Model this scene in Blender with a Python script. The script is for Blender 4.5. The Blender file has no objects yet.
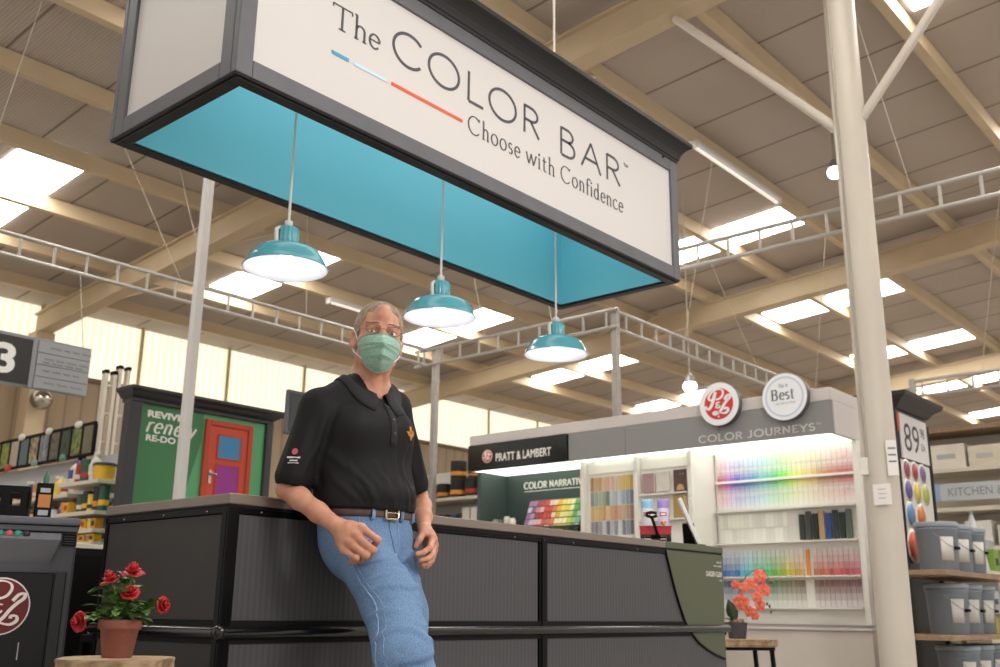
import bpy, bmesh, math, random
import numpy as np
from mathutils import Vector, Matrix
random.seed(7)
SC = bpy.context.scene
COL = SC.collection
V = Vector
PI = math.pi
def lin(c):
    return tuple((x/12.92 if x <= .04045 else ((x+.055)/1.055)**2.4) for x in c)
def hexc(h):
    h = h.lstrip('#')
    return lin(tuple(int(h[i:i+2], 16)/255 for i in (0, 2, 4)))

# ------------------------------------------------------------------ materials
MATS = {}
def mat(name, col, rough=.5, metal=0., spec=.5, noise=0., nscale=20., bump=0., bscale=80., stretch=None, emit=None, estr=0., coat=0., alpha=1., objcol=False, trans=0., noise2=None):
    if name in MATS: return MATS[name]
    if isinstance(col, str): col = hexc(col)
    m = bpy.data.materials.new(name); m.use_nodes = True
    nt = m.node_tree; N = nt.nodes; L = nt.links
    b = N['Principled BSDF']
    b.inputs['Base Color'].default_value = (*col, 1)
    b.inputs['Roughness'].default_value = rough
    b.inputs['Metallic'].default_value = metal
    b.inputs['Specular IOR Level'].default_value = spec
    b.inputs['Coat Weight'].default_value = coat
    b.inputs['Coat Roughness'].default_value = .08
    b.inputs['Transmission Weight'].default_value = trans
    if emit is not None:
        if isinstance(emit, str): emit = hexc(emit)
        b.inputs['Emission Color'].default_value = (*emit, 1)
        b.inputs['Emission Strength'].default_value = estr
    tc = N.new('ShaderNodeTexCoord'); vec = tc.outputs['Object']
    if stretch:
        mp = N.new('ShaderNodeMapping'); mp.inputs['Scale'].default_value = stretch
        L.new(vec, mp.inputs['Vector']); vec = mp.outputs['Vector']
    src = None
    if objcol:
        oi = N.new('ShaderNodeObjectInfo'); src = oi.outputs['Color']
        L.new(src, b.inputs['Base Color'])
    if noise > 0:
        nz = N.new('ShaderNodeTexNoise'); nz.inputs['Scale'].default_value = nscale
        nz.inputs['Detail'].default_value = 6; L.new(vec, nz.inputs['Vector'])
        mx = N.new('ShaderNodeMix'); mx.data_type = 'RGBA'; mx.blend_type = 'MIX'
        r = N.new('ShaderNodeValToRGB')
        r.color_ramp.elements[0].position = .35; r.color_ramp.elements[1].position = .65
        L.new(nz.outputs['Fac'], r.inputs['Fac'])
        c2 = noise2 if noise2 is not None else tuple(max(0, x*(1-noise)) for x in col)
        if isinstance(c2, str): c2 = hexc(c2)
        mx.inputs[6].default_value = (*col, 1); mx.inputs[7].default_value = (*c2, 1)
        if src is not None: L.new(src, mx.inputs[6])
        L.new(r.outputs['Color'], mx.inputs['Factor'])
        L.new(mx.outputs[2], b.inputs['Base Color'])
    if bump > 0:
        n2 = N.new('ShaderNodeTexNoise'); n2.inputs['Scale'].default_value = bscale
        n2.inputs['Detail'].default_value = 4; L.new(vec, n2.inputs['Vector'])
        bp = N.new('ShaderNodeBump'); bp.inputs['Strength'].default_value = bump
        bp.inputs['Distance'].default_value = .01
        L.new(n2.outputs['Fac'], bp.inputs['Height']); L.new(bp.outputs['Normal'], b.inputs['Normal'])
    MATS[name] = m
    return m
def wave_mat(name, col, col2, axis='X', scale=5., rough=.6, bump=.3, dist=.02, seams=None, noise=.1, spec=.3, profile='SIN', lo=.2, hi=.8):
    """bands along an object axis: corrugation, planks, grooves"""
    m = mat(name, col, rough, 0, spec)
    nt = m.node_tree; N = nt.nodes; L = nt.links; b = N['Principled BSDF']
    if isinstance(col, str): col = hexc(col)
    if isinstance(col2, str): col2 = hexc(col2)
    tc = N.new('ShaderNodeTexCoord')
    w = N.new('ShaderNodeTexWave'); w.bands_direction = axis; w.wave_profile = profile
    w.inputs['Scale'].default_value = scale; w.inputs['Distortion'].default_value = 0
    L.new(tc.outputs['Object'], w.inputs['Vector'])
    r = N.new('ShaderNodeValToRGB'); r.color_ramp.elements[0].position = lo; r.color_ramp.elements[1].position = hi
    r.color_ramp.elements[0].color = (*col2, 1); r.color_ramp.elements[1].color = (*col, 1)
    L.new(w.outputs['Fac'], r.inputs['Fac'])
    out = r.outputs['Color']
    if noise > 0:
        nz = N.new('ShaderNodeTexNoise'); nz.inputs['Scale'].default_value = 1.5; nz.inputs['Detail'].default_value = 5
        L.new(tc.outputs['Object'], nz.inputs['Vector'])
        mx = N.new('ShaderNodeMix'); mx.data_type = 'RGBA'; mx.blend_type = 'MULTIPLY'
        mr = N.new('ShaderNodeMapRange'); mr.inputs['To Min'].default_value = 1-noise; mr.inputs['To Max'].default_value = 1.0+noise*.4
        L.new(nz.outputs['Fac'], mr.inputs['Value'])
        cb = N.new('ShaderNodeCombineColor')
        for k in range(3): L.new(mr.outputs['Result'], cb.inputs[k])
        mx.inputs['Factor'].default_value = 1
        L.new(out, mx.inputs[6]); L.new(cb.outputs['Color'], mx.inputs[7]); out = mx.outputs[2]
    L.new(out, b.inputs['Base Color'])
    bp = N.new('ShaderNodeBump'); bp.inputs['Strength'].default_value = bump; bp.inputs['Distance'].default_value = dist
    L.new(w.outputs['Fac'], bp.inputs['Height']); L.new(bp.outputs['Normal'], b.inputs['Normal'])
    return m

# ------------------------------------------------------------------ mesh builder
class MB:
    def __init__(s): s.v = []; s.f = []; s.mi = []; s.sm = []; s.cur = 0; s.M = None
    def add(s, vs, fs, smooth=False):
        o = len(s.v)
        if s.M is not None: vs = [s.M @ V(p) for p in vs]
        s.v += [tuple(p) for p in vs]
        for f in fs: s.f.append(tuple(i+o for i in f)); s.mi.append(s.cur); s.sm.append(smooth)
        return s
    def box(s, x0, x1, y0, y1, z0, z1):
        vs = [(x, y, z) for z in (z0, z1) for y in (y0, y1) for x in (x0, x1)]
        return s.add(vs, [(0, 2, 3, 1), (4, 5, 7, 6), (0, 1, 5, 4), (2, 6, 7, 3), (0, 4, 6, 2), (1, 3, 7, 5)])
    def cbox(s, c, d, R=None):
        R = R or Matrix.Identity(3)
        vs = [V(c) + R @ V((x*d[0]/2, y*d[1]/2, z*d[2]/2)) for z in (-1, 1) for y in (-1, 1) for x in (-1, 1)]
        return s.add(vs, [(0, 2, 3, 1), (4, 5, 7, 6), (0, 1, 5, 4), (2, 6, 7, 3), (0, 4, 6, 2), (1, 3, 7, 5)])
    def bar(s, p0, p1, w, h, up=(0, 0, 1)):
        p0 = V(p0); p1 = V(p1); d = (p1-p0).normalized(); u = V(up)
        if abs(d.dot(u)) > .99: u = V((0, 1, 0))
        r = d.cross(u).normalized(); u = r.cross(d)
        vs = [p + r*(a*w/2) + u*(b*h/2) for p in (p0, p1) for b in (-1, 1) for a in (-1, 1)]
        return s.add(vs, [(0, 2, 3, 1), (4, 5, 7, 6), (0, 1, 5, 4), (2, 6, 7, 3), (0, 4, 6, 2), (1, 3, 7, 5)])
    def tube(s, pts, r, n=10, caps=True, flat=None):
        pts = [V(p) for p in pts]; m = len(pts)
        rs = r if isinstance(r, (list, tuple)) else [r]*m
        t0 = (pts[1]-pts[0]).normalized()
        a = V((0, 0, 1)) if abs(t0.z) < .9 else V((1, 0, 0))
        nrm = (a - t0*a.dot(t0)).normalized()
        vs = []
        for i in range(m):
            t = ((pts[min(i+1, m-1)]-pts[max(i-1, 0)])).normalized()
            nrm = (nrm - t*nrm.dot(t)).normalized(); bn = t.cross(nrm)
            for k in range(n):
                q = 2*PI*k/n
                vs.append(pts[i] + nrm*(math.cos(q)*rs[i]) + bn*(math.sin(q)*rs[i]))
        fs = [(i*n+k, i*n+(k+1) % n, (i+1)*n+(k+1) % n, (i+1)*n+k) for i in range(m-1) for k in range(n)]
        s.add(vs, fs, True)
        if caps:
            s.add(vs[:n], [tuple(range(n))[::-1]]); s.add(vs[-n:], [tuple(range(n))])
        return s
    def lathe(s, prof, c=(0, 0, 0), n=24, axis=None, smooth=True, caps=True):
        """prof = [(r, z)], about z through c (axis = 3x3 to turn it)"""
        R = axis or Matrix.Identity(3); c = V(c); vs = []
        for r, z in prof:
            for k in range(n):
                q = 2*PI*k/n; vs.append(c + R @ V((r*math.cos(q), r*math.sin(q), z)))
        m = len(prof)
        fs = [(i*n+k, i*n+(k+1) % n, (i+1)*n+(k+1) % n, (i+1)*n+k) for i in range(m-1) for k in range(n)]
        s.add(vs, fs, smooth)
        if caps:
            if prof[0][0] > 1e-5: s.add(vs[:n], [tuple(range(n))[::-1]])
            if prof[-1][0] > 1e-5: s.add(vs[-n:], [tuple(range(n))])
        return s
    def ball(s, c, r, n=14, m=9, R=None):
        rr = r if isinstance(r, (tuple, list)) else (r, r, r)
        R = R or Matrix.Identity(3); vs = []
        for i in range(m+1):
            t = PI*i/m
            for k in range(n):
                q = 2*PI*k/n
                vs.append(V(c) + R @ V((rr[0]*math.sin(t)*math.cos(q), rr[1]*math.sin(t)*math.sin(q), -rr[2]*math.cos(t))))
        return s.add(vs, [(i*n+k, i*n+(k+1) % n, (i+1)*n+(k+1) % n, (i+1)*n+k) for i in range(m) for k in range(n)], True)
    def prism(s, poly, o, U, W, N, t):
        """2-D polygon (u,w) in the frame o,U,W extruded by t along N"""
        o = V(o); U = V(U); W = V(W); N = V(N); n = len(poly)
        a = [o+U*p[0]+W*p[1] for p in poly]; b = [p+N*t for p in a]
        return s.add(a+b, [tuple(range(n))[::-1], tuple(range(n, 2*n))] + [(i, (i+1) % n, n+(i+1) % n, n+i) for i in range(n)])
    def ribbon(s, pts, w0, w1, o, U, W, N, t, nib=90., closed=False):
        """pen stroke through 2-D points; thick w1 across direction nib, thin w0 along the other"""
        m = len(pts); L_ = []; R_ = []
        for i in range(m):
            if closed: a = pts[(i-1) % m]; b = pts[(i+1) % m]
            else: a = pts[max(i-1, 0)]; b = pts[min(i+1, m-1)]
            dx, dy = b[0]-a[0], b[1]-a[1]; l = math.hypot(dx, dy) or 1e-6; dx /= l; dy /= l
            ang = math.atan2(dy, dx)
            w = w0+(w1-w0)*abs(math.cos(ang-math.radians(nib)))
            L_.append((pts[i][0]-dy*w/2, pts[i][1]+dx*w/2)); R_.append((pts[i][0]+dy*w/2, pts[i][1]-dx*w/2))
        o = V(o); U = V(U); W = V(W); N = V(N)
        q = lambda p, h: o+U*p[0]+W*p[1]+N*h
        vs = [q(p, t) for p in L_]+[q(p, t) for p in R_]+[q(p, 0) for p in L_]+[q(p, 0) for p in R_]
        fs = []
        for i in range(m if closed else m-1):
            j = (i+1) % m
            fs += [(i, m+i, m+j, j), (i, j, 2*m+j, 2*m+i), (m+i, 3*m+i, 3*m+j, m+j)]
        return s.add(vs, fs)
    def build(s, name, m, parent=None, bev=0., seg=2, kind=None, recalc=True, solid=0., sub=0):
        me = bpy.data.meshes.new(name)
        ms = m if isinstance(m, (list, tuple)) else [m]
        vs = s.v; off = V((0, 0, 0))
        if parent is None:
            xs = [p[0] for p in vs]; ys = [p[1] for p in vs]; zs = [p[2] for p in vs]
            off = V(((min(xs)+max(xs))/2, (min(ys)+max(ys))/2, min(zs)))
        elif not parent.get('_loc'):
            p = parent
            while p is not None:
                off += p.location; p = p.parent
        me.from_pydata([tuple(V(p)-off) for p in vs], [], s.f)
        for q in ms: me.materials.append(q)
        me.polygons.foreach_set('material_index', s.mi)
        me.polygons.foreach_set('use_smooth', s.sm)
        if recalc:
            bm = bmesh.new(); bm.from_mesh(me); bmesh.ops.recalc_face_normals(bm, faces=bm.faces); bm.to_mesh(me); bm.free()
        me.update()
        o = bpy.data.objects.new(name, me); COL.objects.link(o)
        if parent is None: o.location = off
        else:
            o.parent = parent
            if parent.get('_loc'): o['_loc'] = 1
        if bev > 0:
            b = o.modifiers.new('bevel', 'BEVEL'); b.width = bev; b.segments = seg; b.limit_method = 'ANGLE'; b.angle_limit = .7
        if solid > 0:
            b = o.modifiers.new('solid', 'SOLIDIFY'); b.thickness = solid
        if sub:
            b = o.modifiers.new('sub', 'SUBSURF'); b.levels = sub; b.render_levels = sub
        if kind: o['kind'] = kind
        return o
def thing(name, label, cat, loc=(0, 0, 0), group=None, rz=0., local=False):
    o = bpy.data.objects.new(name, None); COL.objects.link(o); o.location = loc; o.rotation_euler = (0, 0, rz)
    o.empty_display_size = .1
    if local: o['_loc'] = 1
    return tag(o, label, cat, group)
def tag(o, label, cat, group=None):
    o['label'] = label; o['category'] = cat
    if group: o['group'] = group
    return o
def dup(root, loc, label=None, group=None, rz=None, color=None):
    def cp(o, par):
        c = o.copy(); COL.objects.link(c); c.parent = par
        for ch in list(o.children): cp(ch, c)
        return c
    r = cp(root, None); r.location = loc
    if rz is not None: r.rotation_euler = (0, 0, rz)
    if label: r['label'] = label
    if group: r['group'] = group
    if color is not None: r.color = color
    return r
def clean_tags():
    for o in bpy.data.objects:
        if '_loc' in o: del o['_loc']

# ------------------------------------------------------------------ lettering
def arc(cx, cy, rx, ry, a0, a1, n=14):
    return [(cx+rx*math.cos(math.radians(a0+(a1-a0)*i/n)), cy+ry*math.sin(math.radians(a0+(a1-a0)*i/n))) for i in range(n+1)]
def glyph(ch, serif):
    """strokes of a letter, cap height 1, and its advance"""
    S = []; A = .6
    def st(*p): S.append(list(p))
    def sf(x, y, w=.13):
        if serif: S.append(('s', [(x-w, y), (x+w, y)]))
    def vs(x, y0, y1):
        if serif: S.append(('s', [(x, y0), (x, y1)]))
    X = .62
    if ch == 'T': st((.4, 0), (.4, 1)); S.append(('s', [(0, 1), (.8, 1)])) if serif else st((0, 1), (.8, 1)); sf(.4, 0, .14); vs(.0, 1, .84); vs(.8, 1, .84); A = .86
    elif ch == 'C':
        S.append(arc(.5, .5, .48, .52, 42, 318, 30)); vs(.86, .82, 1.0); A = 1.0
    elif ch == 'O': S.append(arc(.52, .5, .5, .52, 0, 360, 36)); A = 1.16
    elif ch == 'L': st((.1, 1), (.1, 0)); st((.1, 0), (.62, 0)); sf(.1, 1); sf(.05, 0, .06); vs(.62, 0, .16); A = .72
    elif ch == 'R':
        st((.1, 0), (.1, 1)); S.append([(.1, .98)]+arc(.36, .74, .26, .24, 90, -90, 14)+[(.1, .5)]); st((.34, .5), (.68, 0)); sf(.1, 0); sf(.06, 1, .06); sf(.68, 0, .08); A = .82
    elif ch == 'B':
        st((.1, 0), (.1, 1)); S.append([(.1, .98)]+arc(.36, .76, .22, .22, 90, -90, 12)+[(.1, .54)]); S.append([(.36, .54)]+arc(.38, .27, .27, .27, 90, -90, 12)+[(.1, 0)]); sf(.06, 0, .06); sf(.06, 1, .06); A = .82
    elif ch == 'A': st((0, 0), (.42, 1)); st((.42, 1), (.84, 0)); st((.17, .36), (.68, .36)); sf(0, 0, .1); sf(.84, 0, .1); A = .92
    elif ch == 'J': S.append([(.42, 1), (.42, .25)]+arc(.22, .2, .2, .22, 0, -150, 10)); sf(.42, 1); A = .68
    elif ch == 'U': S.append([(.08, 1), (.08, .36)]+arc(.4, .34, .32, .36, 180, 360, 16)+[(.72, 1)]); sf(.08, 1); sf(.72, 1); A = .9
    elif ch == 'N': st((.1, 0), (.1, 1)); st((.1, 1), (.74, 0)); st((.74, 0), (.74, 1)); sf(.1, 0); sf(.05, 1, .08); sf(.74, 1); A = .96
    elif ch == 'E': st((.1, 0), (.1, 1)); st((.1, 1), (.6, 1)); st((.1, .52), (.5, .52)); st((.1, 0), (.62, 0)); vs(.6, 1, .85); vs(.62, 0, .15); sf(.05, 1, .05); sf(.05, 0, .05); A = .74
    elif ch == 'Y': st((0, 1), (.38, .48)); st((.76, 1), (.38, .48)); st((.38, .48), (.38, 0)); sf(0, 1, .09); sf(.76, 1, .09); sf(.38, 0); A = .84
    elif ch == 'S': S.append(arc(.32, .75, .25, .25, 40, 270, 14)[:-1]+arc(.32, .25, .27, .26, 90, -140, 14)); vs(.52, .84, 1.0); vs(.1, .2, .0); A = .7
    elif ch == 'I': st((.12, 0), (.12, 1)); sf(.12, 0); sf(.12, 1); A = .34
    elif ch == 'V': st((0, 1), (.38, 0)); st((.38, 0), (.76, 1)); sf(0, 1, .09); sf(.76, 1, .09); A = .82
    elif ch == 'D': st((.1, 0), (.1, 1)); S.append([(.1, .99)]+arc(.34, .5, .42, .49, 90, -90, 18)+[(.1, .01)]); sf(.06, 0, .06); sf(.06, 1, .06); A = .9
    elif ch == 'h': st((.12, 0), (.12, 1.05)); S.append([(.12, .42)]+arc(.3, .42, .17, .2, 160, 0, 10)+[(.47, 0)]); sf(.12, 0, .09); sf(.47, 0, .09); sf(.08, 1.04, .05); A = .62
    elif ch == 'n': st((.12, 0), (.12, X)); S.append([(.12, .42)]+arc(.3, .42, .17, .2, 160, 0, 10)+[(.47, 0)]); sf(.12, 0, .09); sf(.47, 0, .09); sf(.08, X, .05); A = .62
    elif ch == 'e': S.append([(.07, .33), (.47, .33)]+arc(.28, .31, .22, .31, 8, 318, 22)); A = .54
    elif ch == 'o': S.append(arc(.3, .31, .25, .32, 0, 360, 26)); A = .62
    elif ch == 'c': S.append(arc(.3, .31, .25, .32, 45, 318, 20)); A = .54
    elif ch == 's': S.append(arc(.2, .465, .14, .155, 40, 270, 12)[:-1]+arc(.2, .155, .15, .155, 90, -140, 12)); A = .42
    elif ch == 'w': st((0, X), (.2, 0)); st((.2, 0), (.4, X)); st((.4, X), (.6, 0)); st((.6, 0), (.8, X)); sf(0, X, .07); sf(.8, X, .07); sf(.4, X, .06); A = .86
    elif ch == 'i': st((.12, 0), (.12, X)); S.append(arc(.12, .86, .035, .035, 0, 360, 8)); sf(.12, 0, .09); sf(.08, X, .05); A = .28
    elif ch == 't': S.append([(.16, .84), (.16, .14)]+arc(.28, .13, .12, .13, 180, 300, 8)); S.append(('s', [(.02, X), (.34, X)])) if serif else st((.02, X), (.34, X)); A = .42
    elif ch == 'f': S.append(arc(.34, .86, .18, .18, 30, 180, 10)+[(.16, 0)]); S.append(('s', [(.02, X), (.36, X)])); sf(.16, 0, .09); A = .36
    elif ch == 'd': st((.46, 0), (.46, 1.05)); S.append(arc(.26, .31, .21, .32, 0, 360, 24)); sf(.5, 0, .06); sf(.42, 1.04, .05); A = .62
    elif ch == 'r': st((.12, 0), (.12, X)); S.append(arc(.32, .38, .2, .24, 170, 60, 8)); sf(.12, 0, .09); A = .42
    elif ch == 'M': st((.1, 0), (.1, 1)); st((.1, 1), (.5, .1)); st((.5, .1), (.9, 1)); st((.9, 1), (.9, 0)); A = 1.0
    elif ch == ' ': A = .34
    return S, A
def letters(mb, text, o, U, W, N, size, w0, w1, serif=True, track=0., width=None, t=.0015, nib=90., slant=0.):
    """stroke lettering starting at o; size = cap height; width fixes the run's length"""
    xs = 0; runs = []
    for ch in text:
        S, A = glyph(ch, serif); runs.append((xs, S)); xs += A+track
    total = xs-track
    k = size if width is None else width/total
    for x0, S in runs:
        for st_ in S:
            thin = False
            if isinstance(st_, tuple): st_ = st_[1]; thin = True
            closed = len(st_) > 6 and math.hypot(st_[0][0]-st_[-1][0], st_[0][1]-st_[-1][1]) < 1e-6
            pts = [((x0+p[0])*k + slant*p[1]*size, p[1]*size) for p in st_]
            if closed: pts = pts[:-1]
            if thin: mb.ribbon(pts, w0, w0, o, U, W, N, t)
            else: mb.ribbon(pts, w0, w1, o, U, W, N, t, nib, closed)
    return total*k
def text_mesh(name, body, m, o, U, W, N, size, parent, width=None, bold=0., ext=.001, align='LEFT', shear=0., spacing=1.):
    """block lettering from Blender's own built-in font"""
    cu = bpy.data.curves.new(name, 'FONT'); cu.body = body; cu.size = 1; cu.offset = bold; cu.align_x = align; cu.shear = shear
    cu.space_character = spacing; cu.resolution_u = 3
    ob = bpy.data.objects.new(name, cu); COL.objects.link(ob)
    dg = bpy.context.evaluated_depsgraph_get(); dg.update()
    me = bpy.data.meshes.new_from_object(ob.evaluated_get(dg))
    bpy.data.objects.remove(ob)
    xs = [v.co.x for v in me.vertices]; ys = [v.co.y for v in me.vertices]
    cap = max(ys)-min(0, 0) or 1
    ky = size/cap; kx = ky if width is None else width/((max(xs)-min(xs)) or 1)
    x0 = min(xs) if align == 'LEFT' else (min(xs)+max(xs))/2
    mb = MB(); o = V(o); U = V(U); W = V(W); N = V(N)
    vs = [o+U*((v.co.x-x0)*kx)+W*(v.co.y*ky)+N*ext for v in me.vertices]
    mb.add(vs, [tuple(p.vertices) for p in me.polygons])
    bpy.data.meshes.remove(me)
    r = mb.build(name, m, parent, recalc=False)
    return r
def pl_logo(mb, o, U, W, N, R, w, t=.0015):
    """the P & L script monogram, inside a disc of radius R"""
    def px(*p):
        return [((x-248)/120*R, -(y-240)/132*R) for x, y in p]
    def smooth(p, k=5):
        out = []; n = len(p)
        for i in range(n-1):
            a = p[max(i-1, 0)]; b = p[i]; c = p[i+1]; d = p[min(i+2, n-1)]
            for j in range(k):
                q = j/k
                out.append(tuple(.5*((2*b[m])+(-a[m]+c[m])*q+(2*a[m]-5*b[m]+4*c[m]-d[m])*q*q+(-a[m]+3*b[m]-3*c[m]+d[m])*q**3) for m in (0, 1)))
        out.append(p[-1]); return out
    lay = [0]
    def s(th, *p):
        lay[0] += 1
        mb.ribbon(smooth(px(*p)), w*th*.5, w*th, o, U, W, N, t+.0006*lay[0], nib=70)
    s(1, (182, 208), (166, 190), (176, 158), (205, 132), (245, 117), (282, 130), (290, 158), (272, 190), (240, 204), (228, 198))
    s(1.3, (226, 140), (216, 180), (200, 225), (182, 262), (160, 280), (140, 268), (146, 252))
    s(.9, (182, 208), (200, 196), (212, 165))
    s(.7, (262, 232), (238, 230), (230, 242), (246, 250), (228, 258), (228, 274), (246, 276), (262, 260))
    s(1.2, (300, 214), (322, 184), (346, 178), (345, 200), (318, 226), (292, 258), (268, 296), (240, 322), (212, 330), (204, 316), (226, 308), (262, 320), (300, 326), (326, 308), (322, 286), (302, 286), (300, 298))
    c = px((246, 350))[0]
    mb.ribbon(arc(c[0], c[1], .035*R, .035*R, 0, 330, 8), .05*R, .05*R, o, U, W, N, t)
# ================================================================== SETTING
X0, X1, Y0, Y1 = -4.0, 40.0, -7.0, 16.0
def zb(y): return 6.188-.077*y            # underside of the rafters
M_floor = mat('polished_concrete', '#b3aca2', .35, noise=.15, nscale=3, bump=.05, bscale=200)
M_roof = wave_mat('roof_sheet', '#bdb0a4', '#ab9e92', 'X', 9., .7, .25, .02, noise=.12, lo=.05, hi=.5)
M_beam = mat('cream_steel', '#c8b495', .55, noise=.08, nscale=2.5, bump=.05)
M_purlin = mat('cream_purlin', '#cdb898', .6, noise=.08, nscale=2)
M_wall = wave_mat('tan_wall_panel', '#a6937c', '#8f7d68', 'X', 1.15, .7, .4, .03, noise=.1, lo=0, hi=.12)
M_sky = mat('skylight_panel', '#ffffff', .4, emit='#fffcf6', estr=15.0)
M_clear = wave_mat('clerestory_panel', '#faf5e2', '#f0e6c8', 'X', 2.3, .5, .1, .01, noise=.2)
b_ = M_clear.node_tree.nodes['Principled BSDF']; b_.inputs['Emission Strength'].default_value = 1.05
def _feed():
    nt = M_clear.node_tree
    src = b_.inputs['Base Color'].links[0].from_socket
    nt.links.new(src, b_.inputs['Emission Color'])
_feed()
M_dark = mat('dark_gap', '#3a332c', .8)
MB().box(X0, X1, Y0, Y1, -.1, 0).build('floor', M_floor, kind='structure')
r = MB()
za, zc = 6.74-.077*Y0, 6.74-.077*(Y1+.3)
r.add([(X0, Y0, za), (X1, Y0, za), (X1, Y1+.3, zc), (X0, Y1+.3, zc), (X0, Y0, za+.08), (X1, Y0, za+.08), (X1, Y1+.3, zc+.08), (X0, Y1+.3, zc+.08)],
      [(0, 1, 2, 3), (7, 6, 5, 4), (0, 4, 5, 1), (1, 5, 6, 2), (2, 6, 7, 3), (3, 7, 4, 0)])
r.build('ceiling', M_roof, kind='structure')
s_ = MB()
for k in range(-2, 33):                                   # lap seams between the roof sheets
    x = 1.05*k+.3
    if x < X0+.1: continue
    s_.add([(x-.012, Y0+.1, za-.004), (x+.012, Y0+.1, za-.004), (x+.012, Y1, zc+.023-.004), (x-.012, Y1, zc+.023-.004)], [(0, 1, 2, 3)])
s_.build('trim_1', mat('roof_seam', '#7d6f61', .8), kind='structure', solid=.003)
MB().box(X0, X1, Y1, Y1+.15, 0, 4.44).build('wall_back', M_wall, kind='structure')
MB().box(X1, X1+.15, Y0, Y1, 0, 6.6).build('wall_right', M_wall, kind='structure')
# clerestory lights of the back wall
MB().box(X0, X1, Y1-.05, Y1+.12, 4.36, 4.44).build('trim_2', mat('sill_brown', '#6d5a45', .6), kind='structure', bev=.008)
wn = 1
cx = 5.03
edges = [X0, -.2, 1.7, 3.6, 5.3, 7.05, 8.85, 10.65, 12.45, 14.3, 16.2, 18.1, 20, 22, 24, 26, 28, 30, 32, 34, 36, 38, X1]
for a, b in zip(edges[:-1], edges[1:]):
    w = MB().box(a+.03, b-.03, Y1+.03, Y1+.06, 4.44, 5.48).build('window_%d' % wn, M_clear, kind='structure'); wn += 1
m_ = MB()
for a in edges: m_.box(a-.03, a+.03, Y1, Y1+.1, 4.44, 5.5)
m_.build('trim_3', mat('mullion', '#cdbb8e', .6), kind='structure')
# skylight panels, in the strips between every second pair of purlins
for k in range(-1, 8):
    xa = 4.43+4.08*k
    for ya, yb in ((-5.3, -2.8), (.12, 2.66), (5.52, 8.02), (10.93, 13.5)):
        q = MB(); za_, zb_ = 6.735-.077*ya, 6.735-.077*yb
        q.add([(xa, ya, za_), (xa+.78, ya, za_), (xa+.78, yb, zb_), (xa, yb, zb_), (xa, ya, za_-.012), (xa+.78, ya, za_-.012), (xa+.78, yb, zb_-.012), (xa, yb, zb_-.012)],
              [(0, 1, 2, 3), (7, 6, 5, 4), (0, 4, 5, 1), (1, 5, 6, 2), (2, 6, 7, 3), (3, 7, 4, 0)])
        q.build('window_%d' % wn, M_sky, kind='structure'); wn += 1
# rafters and purlins
BEAMS = [(-1.0, None), (7.0, 'deep cream steel rafter crossing the roof above the hanging sign, nearest of the rafters'),
         (14.95, 'cream steel rafter behind the thick round column, second from the front'),
         (22.5, 'far cream steel rafter over the shelves at right, third from the front'), (30.5, None)]
for bx, lab in BEAMS:
    b = MB()
    ya, yb = Y0, Y1-.05
    def pr(x0, x1, lo, hi):
        b.add([(x, y, zb(y)+h) for y in (ya, yb) for h in (lo, hi) for x in (x0, x1)], [(0, 2, 3, 1), (4, 5, 7, 6), (0, 1, 5, 4), (2, 6, 7, 3), (0, 4, 6, 2), (1, 3, 7, 5)])
    pr(bx-.11, bx+.11, 0, .022); pr(bx-.11, bx+.11, .325, .348); pr(bx-.055, bx+.055, .02, .33)
    o = b.build('roof_rafter' if lab else 'trim_%d' % (int(bx)+10), M_beam)
    if lab: tag(o, lab, 'roof beam')
    else: o['kind'] = 'structure'
PY_ = [-5.45, -4.1, -2.75, -1.33, .03, 1.37, 2.74, 4.06, 5.43, 6.78, 8.1, 9.44, 10.85, 12.22, 13.58, 14.95]
c_ = MB().box(14.8, 15.1, 15.66, 15.98, 0, zb(15.7)-.001); c_.build('trim_40', M_beam, bev=.01, kind='structure')
for i, y in enumerate(PY_):
    b = MB()
    z0 = zb(y)+.352; z1 = 6.735-.077*(y+.09)
    b.box(X0+.1, X1-.1, y-.018, y+.018, z0+.0142, z1-.002); b.box(X0+.1, X1-.1, y-.018, y+.085, z0, z0+.014)
    o = b.build('roof_purlin', M_purlin)
    tag(o, 'long cream steel purlin running under the corrugated roof sheets', 'roof purlin', 'purlins under the roof')
# stubby fly braces from rafter to purlin, seen as short diagonal straps
for bx in (7.0, 14.95, 22.5):
    for y in (8.1, 10.85, 13.58, 5.43):
        for sx in (1,):
            b = MB().bar((bx+.09, y, zb(y)+.02), (bx+.75, y, zb(y)+.36), .05, .035)
            tag(b.build('fly_brace', M_beam), 'short cream diagonal strap between rafter and purlin', 'brace', 'fly braces on the rafters')
# wall column under the near rafter
c_ = MB().box(6.85, 7.15, 15.66, 15.98, 0, zb(15.7)-.001)
tag(c_.build('wall_column', M_beam, bev=.01), 'square cream wall column below the end of the near rafter, behind the aisle sign', 'column')
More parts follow.
